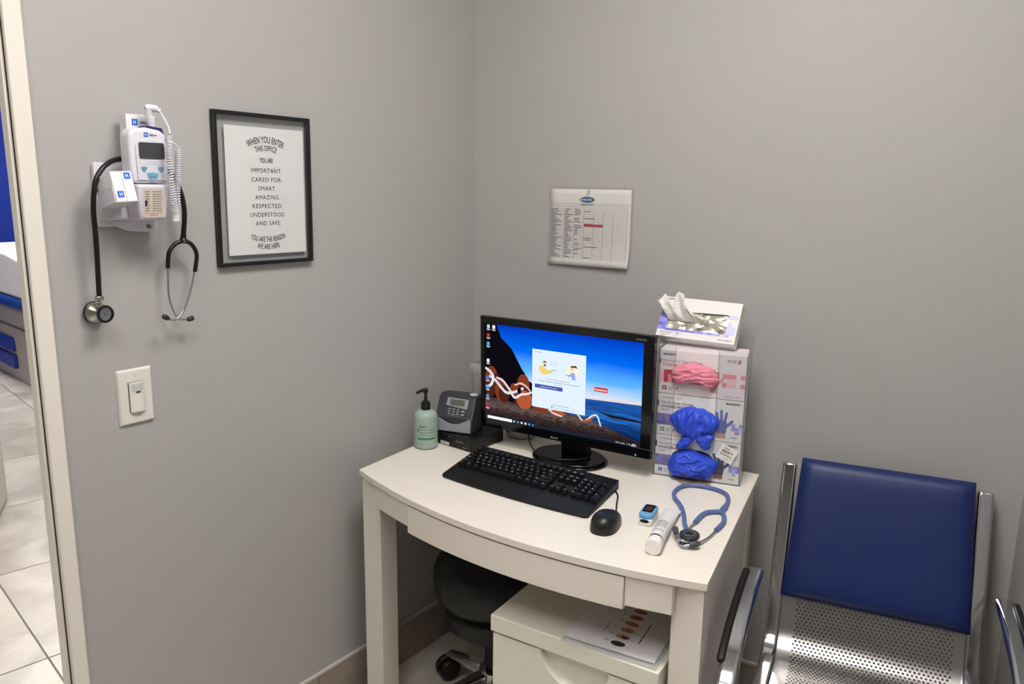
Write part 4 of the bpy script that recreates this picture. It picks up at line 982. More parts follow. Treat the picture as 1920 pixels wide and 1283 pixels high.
# pulled-out wipe
WTOP = smoothpath([(-0.112, 0.026, 0.034), (-0.090, 0.045, 0.036), (-0.074, 0.024, 0.026), (-0.060, 0.050, 0.040), (-0.046, 0.048, 0.042), (-0.038, 0.020, 0.028), (-0.010, 0.008, 0.018), (0.026, -0.003, 0.006)], 10)
def wipe_fn(u, v):
    k = u * (len(WTOP) - 1); i = min(int(k), len(WTOP) - 2); t = WTOP[i].lerp(WTOP[i + 1], k - i)
    b0 = Vector((-0.078 + 0.104 * u, -0.010, -0.005)); p = b0.lerp(t, v)
    f = math.sin(math.pi * v)
    p += Vector((0, 0, 1)) * (0.008 * f + 0.010 * f * noise.noise(Vector((u * 9, v * 2.5, 2.2))) + 0.004 * noise.noise(Vector((u * 22, v * 5, 5))) * v)
    p += Vector((0.006 * noise.noise(Vector((u * 8, v * 6, 9))) * v, 0.004 * noise.noise(Vector((u * 14, v * 4, 1))) * v, 0))
    return tuple(p)
w = B().grid(wipe_fn, 56, 20).obj('wipe', mat('wipe_cloth', (226, 224, 218), 0.85, sub=0.2), None, smooth=80, solid=0.0008)
w.matrix_world = WM
tag(w, 'crumpled white wipe pulled up out of the box on the holder', 'wipe')

# ------------------------------------------------------------------ blue stethoscope on the desk
TUB = mat('blue_tubing', (86, 106, 158), 0.35); GREYR = mat('grey_rubber', (72, 72, 76), 0.5); MET = mat('polished_metal', (190, 190, 194), 0.16, 1.0)
z = DZ + 0.0058
bs = thing('blue_stethoscope', zM((0.93, -0.30, DZ)), 'slate blue stethoscope lying in a loop at the right end of the desk', 'stethoscope')
Ti = Matrix.Translation((-0.93, 0.30, -DZ))
loop = [(0.963, -0.452), (0.946, -0.408), (0.931, -0.383), (0.910, -0.352), (0.888, -0.317), (0.866, -0.289), (0.847, -0.263), (0.834, -0.231), (0.831, -0.197), (0.839, -0.166), (0.854, -0.160), (0.874, -0.158), (0.897, -0.160), (0.919, -0.166), (0.942, -0.180), (0.957, -0.202), (0.966, -0.230), (0.971, -0.261), (0.972, -0.272)]
loop = [(0.963, -0.452), (0.946, -0.408), (0.931, -0.383), (0.916, -0.352), (0.896, -0.317), (0.872, -0.285), (0.850, -0.261), (0.834, -0.231), (0.829, -0.197), (0.836, -0.168), (0.852, -0.1545), (0.872, -0.1470), (0.895, -0.1440), (0.919, -0.1470), (0.941, -0.160), (0.957, -0.188), (0.966, -0.220), (0.971, -0.258), (0.973, -0.275)]
pt = smoothpath([(x, y, z) for x, y in loop], 6); nn = len(pt)
B().tube(pt, [0.0052 if i < nn - 14 else 0.0052 + 0.002 * math.sin(math.pi * (i - nn + 14) / 14) for i in range(nn)], 12).obj('tubing', TUB, bs, smooth=60, M=Ti)
yk = B(); yk.tube(smoothpath([(0.973, -0.270, z), (0.958, -0.281, z), (0.947, -0.296, z), (0.944, -0.321, z), (0.948, -0.364, z)], 6), [0.0056] * 24 + [0.0050], 12)
yk.tube(smoothpath([(0.973, -0.270, z), (0.988, -0.292, z), (0.998, -0.320, z), (1.001, -0.345, z), (1.002, -0.373, z)], 6), 0.0054, 12)
yk.obj('yoke', TUB, bs, smooth=60, M=Ti)
B().tube(smoothpath([(0.948, -0.364, z), (0.951, -0.406, z - 0.001), (0.958, -0.456, z - 0.002), (0.968, -0.488, z), (0.979, -0.497, z + 0.003), (0.992, -0.490, z + 0.006)], 6), 0.0026, 10).obj('ear_tube', MET, bs, smooth=60, M=Ti)
B().tube(smoothpath([(1.002, -0.373, z), (1.004, -0.416, z), (0.999, -0.458, z + 0.002), (0.985, -0.486, z + 0.009), (0.968, -0.490, z + 0.012), (0.948, -0.466, z + 0.012)], 6), 0.0026, 10).obj('ear_tube', MET, bs, smooth=60, M=Ti)
B().tube([(0.990, -0.491, z + 0.006), (0.996, -0.485, z + 0.007), (1.002, -0.477, z + 0.007), (1.006, -0.471, z + 0.006)], [0.0045, 0.0066, 0.0072, 0.0035], 14).obj('ear_tip', GREYR, bs, smooth=60, M=Ti)
B().tube([(0.951, -0.470, z + 0.012), (0.945, -0.460, z + 0.012), (0.938, -0.449, z + 0.012), (0.934, -0.442, z + 0.011)], [0.0042, 0.0064, 0.0072, 0.0035], 14).obj('ear_tip', GREYR, bs, smooth=60, M=Ti)
Mc = Matrix.Translation((0.978, -0.462, DZ + 0.001)) @ Matrix.Rotation(R(4), 4, 'X')
cp = B().lathe([(0.013, 0.0002), (0.015, 0.004), (0.012, 0.009), (0.014, 0.013), (0.0215, 0.016), (0.0222, 0.019), (0.0215, 0.022), (0.019, 0.0235), (0.0005, 0.0236)], 40, Mc).obj('chest_piece', mat('smoke_metal', (66, 66, 70), 0.3, 0.6), bs, smooth=40, M=Ti)
B().lathe([(0.0118, 0.0238), (0.0122, 0.0242), (0.0126, 0.0238)], 32, Mc, caps=False).obj('ring', GREYT, cp)
B().tube(smoothpath([(-0.006, 0.002, 0.0240), (-0.002, 0.005, 0.0240), (0.003, 0.002, 0.0240), (-0.003, -0.003, 0.0240), (0.006, -0.004, 0.0240)], 5), 0.0006, 6).obj('emblem', INK, cp, M=Mc)

# ------------------------------------------------------------------ ointment tube
tu = thing('ointment_tube', zM((0.908, -0.4385, DZ), 105.0), 'white plastic ointment tube lying between pulse oximeter and stethoscope', 'tube')
def tube_fn(u, v):
    a = 2 * math.pi * u; y = -0.098 + 0.205 * v
    k = 0 if v < 0.12 else min(1, (v - 0.12) / 0.88)
    rx = 0.0165 + 0.0025 * k; rz = 0.0165 * (1 - k ** 1.4) + 0.0016
    return (y, rx * math.cos(a), 0.0008 + rz * (1 + math.sin(a)) * (1.0) + 0.010 * k * 0.6)
b = B().grid(tube_fn, 36, 28); k = len(b.v); 
b.f.append(tuple(28 * 37 + i for i in range(36)))
b.obj('tube', mat('tube_plastic', (228, 226, 226), 0.35), tu, smooth=50)
B().lathe([(0.0165, -0.030), (0.0172, -0.028), (0.0172, -0.002), (0.0160, 0.0)], 36, Matrix.Translation((-0.0975, 0, 0.0176)) @ Matrix.Rotation(R(90), 4, 'Y')).obj('cap', mat('cap_plastic', (234, 230, 228), 0.4), tu, smooth=40)
b = B()
rn = random.Random(4)
for j in range(15):
    x = -0.080 + 0.0046 * j; yv = -0.011
    while yv < 0.010:
        wd = rn.uniform(0.002, 0.005); k = max(0, (((x + 0.098) / 0.205) - 0.12) / 0.88); rz = 0.0165 * (1 - k ** 1.4) + 0.0016; rx = 0.0165 + 0.0025 * k
        def top(yy): return 0.0008 + rz * (1 + math.sqrt(max(0, 1 - (yy / rx) ** 2))) + 0.006 * k + 0.0004
        if j not in (3, 4): b.add([(x, yv, top(yv)), (x + 0.0016, yv, top(yv)), (x + 0.0016, yv + wd, top(yv + wd)), (x, yv + wd, top(yv + wd))], [(0, 1, 2, 3)])
        yv += wd + 0.0012
b.obj('fine_print', GREY_INK, tu)['kind'] = 'stuff'

# ------------------------------------------------------------------ fingertip pulse oximeter
ox = thing('pulse_oximeter', zM((0.855, -0.412, DZ), 12), 'blue and white fingertip pulse oximeter with dark red display', 'oximeter')
OXW = mat('oximeter_white', (226, 228, 232), 0.3); OXB = mat('oximeter_blue', (96, 164, 210), 0.3)
B().prism(rrect(-0.0165, -0.032, 0.0165, 0.032, 0.009, 6), 0.0004, 0.0175).obj('lower_shell', OXW, ox, bevel=0.003, seg=3)
B().prism(rrect(-0.0165, -0.032, 0.0165, 0.032, 0.010, 6), 0.0180, 0.0290).obj('upper_shell', OXB, ox, bevel=0.003, seg=3)
B().prism(rrect(-0.0115, -0.017, 0.0115, 0.025, 0.002, 4), 0.0290, 0.0299).obj('display', BLACK_GLOSS, ox)
B().flat(rrect(-0.0080, -0.012, 0.0075, 0.016, 0.001, 2), 0.0300).obj('reading', mat('red_reading', (96, 14, 18), emit=0.4), ox)
B().flat([(0.0105 * math.cos(a), 0.0045 * math.sin(a)) for a in (2 * math.pi * i / 20 for i in range(20))], 0, Matrix.Translation((-0.001, -0.0323, 0.0125)) @ Matrix.Rotation(R(90), 4, 'X')).obj('finger_opening', HOLE, ox)
B().prism(circle(0.001, -0.024, 0.004, 14), 0.0290, 0.0300).obj('button', mat('grey_button', (150, 152, 156), 0.4), ox)

# ------------------------------------------------------------------ papers on the cabinet
def sheet(name, cx, cy, yaw, w, h, z, m, label, cat, th_=0.0006, group=None):
    t = thing(name, zM((cx, cy, z), yaw), label, cat, group)
    B().box((-w / 2, -h / 2, 0), (w / 2, h / 2, th_)).obj('sheet', m, t)
    return t
CT = HT + 0.0004
SLV = clear_mat('sleeve_plastic', body=0.22, rough=0.12)
s1 = sheet('paper_sheet', 0.862, -0.462, 8, 0.216, 0.279, CT, PAPER, 'lowest blank white sheet in the paper pile on the cabinet', 'paper', 0.0014)
s2 = sheet('paper_sheet', 0.842, -0.470, 24, 0.190, 0.240, CT + 0.0016, PAPER, 'blank white sheet sticking out crooked from the paper pile', 'paper', 0.0012)
s3 = sheet('plastic_sleeve', 0.866, -0.494, 7.5, 0.214, 0.290, CT + 0.0030, SLV, 'clear plastic page sleeve under the picture sheet on the cabinet', 'sleeve', 0.0024)
s4 = sheet('picture_sheet', 0.860, -0.490, 8, 0.205, 0.270, CT + 0.0058, mat('glossy_paper', (226, 222, 224), 0.4), 'white sheet with a row of six oval photos on the cabinet', 'paper', 0.0006)
cols = [(52, 46, 46), (196, 140, 110), (200, 132, 96), (190, 112, 88), (176, 100, 84), (196, 124, 96)]
cols2 = [(40, 34, 36), (70, 54, 48), (170, 104, 76), (160, 84, 70), (150, 84, 72), (150, 92, 74)]
for k in range(6):
    y = -0.106 + 0.0292 * k
    B().flat(circle(0.012, y, 0.0165, 20, 0.0095), 0.0009).obj('oval_photo', mat('photo_%d' % k, cols[k], 0.5, var=0.25, vscale=90), s4)
    B().flat(circle(0.017, y - 0.002, 0.0088, 14, 0.0050), 0.0011).obj('oval_photo_centre', mat('photo_in_%d' % k, cols2[k], 0.5), s4)
    bars(s4, [(-0.020, -0.010, y + 0.004, 0.0016), (0.032, 0.040, y - 0.006, 0.0014), (-0.018, -0.011, y + 0.001, 0.0012)], INK, 'caption', 0.0009)
t_ = bars(s4, [(0.0, 0.085, 0.0, 0.0024)], INK, 'heading', 0.0009); t_.matrix_local = Matrix.Translation((0.052, -0.085, 0)) @ Matrix.Rotation(R(90), 4, 'Z')
t_ = bars(s4, [(0.0, 0.050, 0.0, 0.0020)], GREY_INK, 'heading', 0.0009); t_.matrix_local = Matrix.Translation((-0.032, -0.075, 0)) @ Matrix.Rotation(R(90), 4, 'Z')
pm = thing('marker_pen', zM((0.885, -0.395, CT + 0.0122), 4), 'dark blue marker pen lying on papers beneath the desk apron', 'pen')
B().tube([(-0.060, 0, 0), (0.030, 0, 0)], 0.0055, 14).obj('barrel', mat('pen_blue', (34, 44, 120), 0.4), pm, smooth=40)
B().tube([(0.0301, 0, 0), (0.060, 0, 0), (0.064, 0, 0)], [0.0057, 0.0057, 0.004], 14).obj('cap', mat('pen_cap', (28, 34, 96), 0.35), pm, smooth=40)
# ------------------------------------------------------------------ wall thermometer
TH = mat('thermometer_white', (214, 212, 220), 0.36); THB = mat('bracket_white', (206, 204, 212), 0.4); BTN = mat('button_teal', (110, 158, 182), 0.45)
HB = mat('print_hospital_blue', (44, 98, 200), 0.5); VIOLET = mat('deep_violet', (34, 26, 92), 0.5)
TM = panelM((0, -1.11, 1.40), 90)
tt = thing('wall_thermometer', TM, 'white electronic thermometer in a wall bracket with coiled cord', 'thermometer')
br = B().prism(rrect(-0.077, -0.006, 0.030, 0.119, 0.006), 0.0005, 0.012).obj('wall_plate', TH, tt, bevel=0.0015)
for ly in (-0.007,):
    pass
# bracket body: tapering shell with a pocket for the thermometer
B().hexa([(-0.080, 0.004, 0.0122), (0.030, 0.006, 0.0122), (0.030, 0.112, 0.0122), (-0.070, 0.112, 0.0122)], [(-0.072, 0.010, 0.052), (0.032, 0.008, 0.052), (0.030, 0.100, 0.046), (-0.050, 0.100, 0.046)]).obj('bracket', THB, tt, bevel=0.007, seg=4)
B().hexa([(-0.036, 0.006, 0.050), (0.033, 0.006, 0.050), (0.036, 0.080, 0.050), (-0.040, 0.080, 0.050)], [(-0.032, 0.010, 0.088), (0.024, 0.010, 0.088), (0.033, 0.078, 0.097), (-0.037, 0.078, 0.097)]).obj('pocket', THB, tt, bevel=0.006, seg=4)
fair = [(-0.060, 0.006), (-0.052, 0.0), (-0.037, -0.009), (-0.020, -0.0155), (0.007, -0.0180), (0.034, -0.0170), (0.034, 0.008)]
fo = B().prism(fair, 0.0121, 0.030).obj('fairing', THB, tt, bevel=0.002)
B().lathe([(0.0045, 0.0), (0.0045, 0.0015), (0.002, 0.002)], 16, Matrix.Translation((0.016, -0.0070, 0.0301))).obj('screw', mat('screw_metal', (120, 120, 124), 0.3, 1.0), fo)
LBL = mat('bracket_label', (200, 190, 176), 0.5)
Ml = Matrix.Translation((-0.0055, 0.010, 0.0886)) @ Matrix.Rotation(math.atan2(-0.009, 0.068), 4, 'X') @ Matrix.Rotation(0, 4, 'Z')
Ml = Matrix.Translation((0, 0.010, 0.0884)) @ Matrix.Rotation(math.atan2(0.0092, 0.068), 4, 'X')
lb = B().flat(rrect(-0.0255, 0.004, 0.0170, 0.060, 0.006), 0.0004).obj('label', LBL, tt, M=Ml)
rw = []
for k in range(9): rw += [(-0.0225 + (0.002 if k % 2 else 0), -0.013, 0.054 - 0.0046 * k, 0.0013), (-0.007, 0.013, 0.054 - 0.0046 * k, 0.0011)]
bars(tt, rw, INK, 'fine_print', 0.0007).matrix_local = Ml
text(tt, 'AXL. TEMP SYSTEM', -0.0045, 0.0115, 0.0026, REDINK, z=0.0007, align='C', width=0.033, M=Ml); text(tt, 'DISPOSABLE', -0.0045, 0.0075, 0.0026, REDINK, z=0.0007, align='C', width=0.018, M=Ml)
B().flat([(-0.0225, 0.026), (-0.0185, 0.026), (-0.0185, 0.034), (-0.0165, 0.034), (-0.0205, 0.0395), (-0.0245, 0.034), (-0.0225, 0.034)], 0.0008).obj('figure_symbol', VIOLET, tt, M=Ml)
# thermometer itself, sitting in the pocket
body = [(-0.038, 0.080), (0.033, 0.080), (0.0365, 0.110), (0.0365, 0.172), (0.026, 0.183), (-0.004, 0.1875), (-0.032, 0.184), (-0.0415, 0.174), (-0.0415, 0.110)]
bo = B().prism(body, 0.048, 0.086).obj('thermometer_body', TH, tt, bevel=0.007, seg=4)
rec = [(-0.0300, 0.086), (0.029, 0.086), (0.0315, 0.150), (0.028, 0.161), (0.0, 0.1655), (-0.024, 0.162), (-0.0310, 0.152)]
B().prism(rec, 0.0861, 0.0885).obj('face_plate', mat('face_plate', (204, 204, 212), 0.4), bo, bevel=0.0012)
B().prism(rrect(-0.0245, 0.1275, 0.0275, 0.1585, 0.004), 0.0886, 0.0898).obj('display', mat('lcd_dark', (62, 64, 66), 0.22), bo)
text(bo, 'SureTemp Plus', 0.0015, 0.1200, 0.0028, mat('pale_print', (168, 170, 180), 0.6), z=0.0888, align='C', width=0.024); text(bo, 'Thermometer', 0.0015, 0.1160, 0.0028, MATS['pale_print'], z=0.0888, align='C', width=0.026)
def shield(cx, cy, w, h): return [(cx - w, cy + h * 0.75), (cx, cy + h), (cx + w, cy + h * 0.75), (cx + w * 0.85, cy), (cx + w * 0.35, cy - h * 0.85), (cx, cy - h), (cx - w * 0.35, cy - h * 0.85), (cx - w * 0.85, cy)]
for cx, cy, w_, h_, s in ((-0.0165, 0.1075, 0.0060, 0.0055, 'C/F'), (0.0180, 0.1075, 0.0060, 0.0055, '+'), (0.0000, 0.0925, 0.0120, 0.0092, 'RECALL')):
    B().prism(shield(cx, cy, w_, h_), 0.0886, 0.0900).obj('button', BTN, bo, bevel=0.0005)
    text(bo, s, cx, cy - 0.001, 0.0032, VIOLET, z=0.0902, align='C', width=(w_ * 1.2 if len(s) > 1 else None))
def logo(parent, x, y, s, z, M=None, rot=0, wname=True):
    m0 = (M or Matrix.Identity(4)) @ Matrix.Translation((x, y, z)) @ Matrix.Rotation(R(rot), 4, 'Z')
    o = B().flat([(0, 0), (s, 0), (s, s), (0, s)], 0, m0).obj('logo', HB, parent)
    text(parent, 'H', s * 0.26, s * 0.28, s * 0.45, PAPER, z=0.0003, M=m0, bold=0.03); 
    if wname: text(parent, 'Hillrom', s * 1.25, s * 0.28, s * 0.42, INK, z=0.0003, M=m0, bold=0.02)
logo(bo, -0.0110, 0.1690, 0.0085, 0.0866)
B().prism([(-0.004, 0.1855), (0.030, 0.1800), (0.034, 0.1760), (0.030, 0.1875), (0.0, 0.1910)], 0.050, 0.082).obj('probe_well', VIOLET, tt, bevel=0.001)
pr_ = B().tube(smoothpath([(0.016, 0.180, 0.066), (0.0155, 0.195, 0.067), (0.0120, 0.212, 0.068), (0.0110, 0.2225, 0.070)], 5), [0.0062] * 6 + [0.0068] * 6 + [0.0072] * 4, 14)
pr_.tube(smoothpath([(0.0065, 0.2235, 0.069), (0.014, 0.2260, 0.071), (0.024, 0.2245, 0.074), (0.031, 0.2200, 0.078)], 5), [0.0072] * 6 + [0.0068] * 6 + [0.0045] * 4, 14)
pr_.obj('probe', TH, tt, smooth=50)
B().tube(smoothpath([(0.030, 0.2200, 0.078), (0.035, 0.207, 0.083), (0.038, 0.190, 0.092), (0.0330, 0.176, 0.104)], 6), 0.0018, 8).obj('cord', TH, tt, smooth=60)
def coil(pts, r, turns, wr):
    P_ = smoothpath(pts, 30); n_ = turns * 12; out = []
    for i in range(n_ + 1):
        t = i / n_ * (len(P_) - 1); k = min(int(t), len(P_) - 2); p = P_[k].lerp(P_[k + 1], t - k); d = (P_[k + 1] - P_[k]).normalized()
        a = Vector((1, 0, 0)); a = (a - d * a.dot(d)).normalized(); c = d.cross(a); an_ = 2 * math.pi * i / 12
        out.append(p + (a * math.cos(an_) + c * math.sin(an_)) * r)
    return B().tube(out, wr, 6)
coil([(0.0270, 0.172, 0.110), (0.0240, 0.124, 0.112), (0.0275, 0.066, 0.108), (0.0350, 0.019, 0.101), (0.0360, 0.006, 0.099)], 0.0052, 46, 0.0013).obj('coiled_cord', TH, tt, smooth=60)
coil([(0.0590, 0.147, 0.086), (0.0540, 0.105, 0.088), (0.0500, 0.066, 0.089), (0.0460, 0.018, 0.089), (0.0440, 0.006, 0.090)], 0.0048, 40, 0.0013).obj('coiled_cord', TH, tt, smooth=60)
B().tube(smoothpath([(0.036, 0.165, 0.084), (0.050, 0.159, 0.088), (0.063, 0.147, 0.086)], 6), 0.0016, 8).obj('cord', TH, tt, smooth=60)
# three small cartons of probe covers
PC = mat('cover_carton', (226, 224, 224), 0.5)
def cover_box(M, w, h, d, label, logos):
    t = thing('probe_cover_box', M, label, 'box', 'probe cover boxes on the thermometer bracket')
    B().box((0, 0, -d), (w, h, 0)).obj('carton', PC, t, bevel=0.0006)
    for a in logos: logo(t, *a)
    return t
cover_box(TM @ Matrix.Translation((-0.022, 0.1200, 0.0450)), 0.0590, 0.0935, 0.026, 'white probe cover box standing behind the thermometer', [(0.0110, 0.0720, 0.0125, 0.0004)])
holdM = TM @ Matrix.Translation((-0.0900, 0.0470, 0.1180)) @ Matrix.Rotation(R(-14), 4, 'X') @ Matrix.Rotation(R(3), 4, 'Z')
cover_box(holdM, 0.0200, 0.0560, 0.056, 'left white probe cover box in the side bracket, logo upside down', [(0.0165, 0.0190, 0.0125, 0.0004, None, 180, False)])
cover_box(holdM @ Matrix.Translation((0.0206, 0.0, 0)), 0.0200, 0.0560, 0.056, 'right white probe cover box in the side bracket, logo upright', [(0.0040, 0.0410, 0.0125, 0.0004, None, 0, False)])
b = B()
b.box((-0.002, -0.002, -0.060), (0.0426, -0.0003, 0.001)); b.box((-0.002, -0.002, -0.060), (-0.0004, 0.030, -0.002)); b.box((0.0412, -0.002, -0.060), (0.0428, 0.030, -0.030)); b.box((-0.002, -0.002, -0.062), (0.0428, 0.040, -0.0605))
b.obj('side_holder', THB, tt, M=TM.inverted() @ holdM)

# ------------------------------------------------------------------ black stethoscope hanging on the bracket
RUB = mat('black_tubing', (18, 18, 20), 0.3)
hs = thing('hanging_stethoscope', panelM((0, -1.11, 1.40), 90), 'black stethoscope hanging over the thermometer bracket on the wall', 'stethoscope')
def LW(pts): return [(y + 1.11, z - 1.40, x) for y, z, x in pts]
tp = LW([(-1.2095, 1.262, 0.036), (-1.211, 1.300, 0.042), (-1.2125, 1.340, 0.048), (-1.2145, 1.385, 0.054), (-1.2165, 1.425, 0.058), (-1.2140, 1.458, 0.060), (-1.2080, 1.484, 0.060), (-1.1960, 1.503, 0.058), (-1.178, 1.517, 0.052), (-1.155, 1.5255, 0.0420), (-1.125, 1.528, 0.0335), (-1.095, 1.526, 0.0335), (-1.068, 1.518, 0.0340), (-1.047, 1.503, 0.042), (-1.036, 1.482, 0.048), (-1.028, 1.455, 0.050), (-1.0245, 1.424, 0.050), (-1.0250, 1.392, 0.046), (-1.0265, 1.366, 0.042)])
tpp = smoothpath(tp, 6)
B().tube(tpp, 0.0050, 12).obj('tubing', RUB, hs, smooth=60)
yk = B(); yk.tube(smoothpath(LW([(-1.0630, 1.305, 0.037), (-1.0610, 1.330, 0.039), (-1.0560, 1.344, 0.040), (-1.0430, 1.3560, 0.041), (-1.0265, 1.3600, 0.042), (-1.0110, 1.3550, 0.041), (-1.0005, 1.341, 0.041), (-0.9975, 1.325, 0.041), (-1.0040, 1.293, 0.041)]), 6), 0.0045, 12)
yk.tube(smoothpath(LW([(-1.0250, 1.392, 0.045), (-1.0258, 1.376, 0.043), (-1.0265, 1.364, 0.042), (-1.0265, 1.358, 0.042)]), 5), [0.0052] * 6 + [0.0060] * 4 + [0.0085] * 3 + [0.0100] * 3, 14)
yk.obj('yoke', RUB, hs, smooth=60)
B().tube(smoothpath(LW([(-1.0630, 1.307, 0.037), (-1.0645, 1.262, 0.035), (-1.0625, 1.238, 0.034), (-1.0560, 1.214, 0.034), (-1.0490, 1.1985, 0.034), (-1.0410, 1.1925, 0.035), (-1.0270, 1.1905, 0.036)]), 6), 0.0020, 10).obj('ear_tube', MET, hs, smooth=60)
B().tube(smoothpath(LW([(-1.0045, 1.295, 0.041), (-1.0140, 1.265, 0.042), (-1.0245, 1.238, 0.043), (-1.0375, 1.213, 0.043), (-1.0505, 1.1990, 0.043), (-1.0620, 1.1950, 0.044), (-1.0740, 1.1990, 0.046)]), 6), 0.0020, 10).obj('ear_tube', MET, hs, smooth=60)
DRUB = mat('ear_rubber', (34, 33, 32), 0.45)
B().tube(LW([(-1.0275, 1.1904, 0.036), (-1.0245, 1.1906, 0.036), (-1.0180, 1.1915, 0.037), (-1.0135, 1.1930, 0.037), (-1.0115, 1.1935, 0.037)]), [0.0032, 0.0048, 0.0058, 0.0050, 0.0022], 14).obj('ear_tip', DRUB, hs, smooth=60)
B().tube(LW([(-1.0735, 1.1988, 0.046), (-1.0765, 1.2005, 0.046), (-1.0825, 1.2042, 0.047), (-1.0865, 1.2065, 0.047), (-1.0885, 1.2075, 0.047)]), [0.0032, 0.0048, 0.0058, 0.0050, 0.0022], 14).obj('ear_tip', DRUB, hs, smooth=60)
CH = mat('bell_metal', (186, 180, 172), 0.28, 1.0)
Mc = Matrix.Translation((-0.0985, -0.1745, 0.006)) @ Matrix.Rotation(R(6), 4, 'Y')
hp = B().lathe([(0.0215, 0.0), (0.0215, 0.006), (0.0185, 0.011), (0.010, 0.018), (0.008, 0.022), (0.010, 0.026), (0.0150, 0.034), (0.0150, 0.037)], 36, Mc).obj('chest_piece', CH, hs, smooth=40)
B().lathe([(0.0205, -0.001), (0.0228, 0.0), (0.0228, 0.005), (0.0210, 0.0065)], 36, Mc).obj('rim', RUB, hp, smooth=40)
b = B().lathe([(0.0130, 0.0375), (0.0170, 0.0355), (0.0178, 0.038), (0.0170, 0.0405), (0.0130, 0.0405)], 36, Mc, caps=False); b.obj('rim', RUB, hp, smooth=40)
B().lathe([(0.0005, 0.0382), (0.0132, 0.0388)], 32, Mc, caps=False).obj('bell_face', mat('bell_face', (196, 196, 202), 0.22, 1.0), hp, smooth=40)
B().lathe([(0.0005, 0.0390), (0.0012, 0.0389)], 12, Mc, caps=False).obj('bell_hole', HOLE, hp)
sm = B().tube(LW([(-1.2090, 1.240, 0.0270), (-1.2090, 1.252, 0.030), (-1.2095, 1.266, 0.036)]), [0.005, 0.0048, 0.0055], 14); sm.box((-0.1060, -0.1470, 0.0280), (-0.0930, -0.1390, 0.0420)); sm.obj('stem', MET, hs, bevel=0.0012)
B().ball((-0.1015, -0.1530, 0.0310), 0.0052, 14, 8).obj('valve_knob', mat('brass_knob', (196, 182, 150), 0.25, 1.0), hs, smooth=60)

# ------------------------------------------------------------------ framed quotation
FM = panelM((0.0008, -0.790, 1.466), 90, 0, -0.6)
pf = thing('framed_quotation', FM, 'thin black frame with clear glass around a white quotation card', 'picture')
b = B(); fw, fh, bw = 0.1325, 0.1735, 0.0085
for a in ((-fw, -fh, fw, -fh + bw), (-fw, fh - bw, fw, fh), (-fw, -fh + bw, -fw + bw, fh - bw), (fw - bw, -fh + bw, fw, fh - bw)): b.box((a[0], a[1], 0.0), (a[2], a[3], 0.014))
b.obj('frame', mat('frame_black', (18, 18, 22), 0.4), pf, bevel=0.0008)
B().box((-fw + bw - 0.002, -fh + bw - 0.002, 0.0105), (fw - bw + 0.002, fh - bw + 0.002, 0.0115)).obj('glass', clear_mat('frame_glass', (250, 251, 252), 0.01, 0.02), pf)
cdz = 0.0085
cd_ = B().box((-0.1040, -0.1490, cdz - 0.0012), (0.1135, 0.1430, cdz)).obj('card', mat('quote_card', (230, 229, 222), 0.7), pf)
zz = cdz + 0.0006; cx = 0.0050
arctext(cd_, 'WHEN YOU ENTER', cx, 0.1085, 0.105, 0.0150, INK, 0.0985, True, zz, 0.012)
arctext(cd_, 'THIS OFFICE', cx, 0.0905, 0.098, 0.0125, INK, 0.0570, True, zz, 0.012)
text(cd_, 'YOU ARE', cx, 0.0635, 0.0110, INK, z=zz, align='C', width=0.0365, bold=0.016)
for s, y, w_ in (('IMPORTANT.', 0.0405, 0.0860), ('CARED FOR.', 0.0198, 0.0850), ('SMART.', -0.0006, 0.0500), ('AMAZING.', -0.0210, 0.0690), ('RESPECTED.', -0.0413, 0.0850), ('UNDERSTOOD.', -0.0613, 0.0995), ('AND SAFE.', -0.0815, 0.0715)):
    text(cd_, s, cx, y, 0.0098, INK, z=zz, align='C', width=w_, bold=0.0, space=1.12)
arctext(cd_, 'YOU ARE THE REASON', cx - 0.002, -0.1205, 0.15, 0.0120, INK, 0.1010, False, zz, 0.012)
arctext(cd_, 'WE ARE HERE', cx - 0.002, -0.1375, 0.16, 0.0120, INK, 0.0650, False, zz, 0.012)

# ------------------------------------------------------------------ occupancy-sensor light switch
SWP = mat('switch_plate', (218, 213, 205), 0.35)
sw = thing('light_switch', panelM((0.0005, -1.1368, 1.0365), 90), 'off-white occupancy sensor light switch on the left wall', 'switch')
B().hexa([(-0.0385, -0.0605, 0), (0.0385, -0.0605, 0), (0.0385, 0.0605, 0), (-0.0385, 0.0605, 0)], [(-0.0345, -0.0565, 0.0065), (0.0345, -0.0565, 0.0065), (0.0345, 0.0565, 0.0065), (-0.0345, 0.0565, 0.0065)]).obj('plate', SWP, sw, bevel=0.0012)
B().prism(rrect(-0.0170, -0.0330, 0.0170, 0.0330, 0.001, 2), 0.0062, 0.0068).obj('gap', mat('gap_shadow', (120, 114, 106), 0.8), sw)
def sens(u, v):
    a = (u - 0.5) * 2; return (a * 0.0160, -0.0318 + 0.0636 * v, 0.0068 + 0.0085 * math.sqrt(max(0, 1 - (a * 0.93) ** 2)) * (0.80 + 0.2 * (1 - v)))
b = B().grid(sens, 16, 8); k = 17
bot = [(i) for i in range(17)]; 
vs = [sens(i / 16, j) for j in (0, 1) for i in range(17)]
b.add([vs[i] for i in range(17)] + [(vs[i][0], vs[i][1], 0.0066) for i in range(17)], [(i, i + 1, 17 + i + 1, 17 + i) for i in range(16)])
b.add([vs[17 + i] for i in range(17)] + [(vs[17 + i][0], vs[17 + i][1], 0.0066) for i in range(17)], [(i, i + 1, 17 + i + 1, 17 + i) for i in range(16)])
so_ = b.obj('sensor', SWP, sw, smooth=40)
def lens(u, v):
    p = sens(0.14 + 0.72 * u, 0.70 + 0.24 * v); return (p[0], p[1], p[2] + 0.0006)
B().grid(lens, 12, 4).obj('lens', mat('sensor_lens', (186, 188, 188), 0.5), so_, smooth=60)
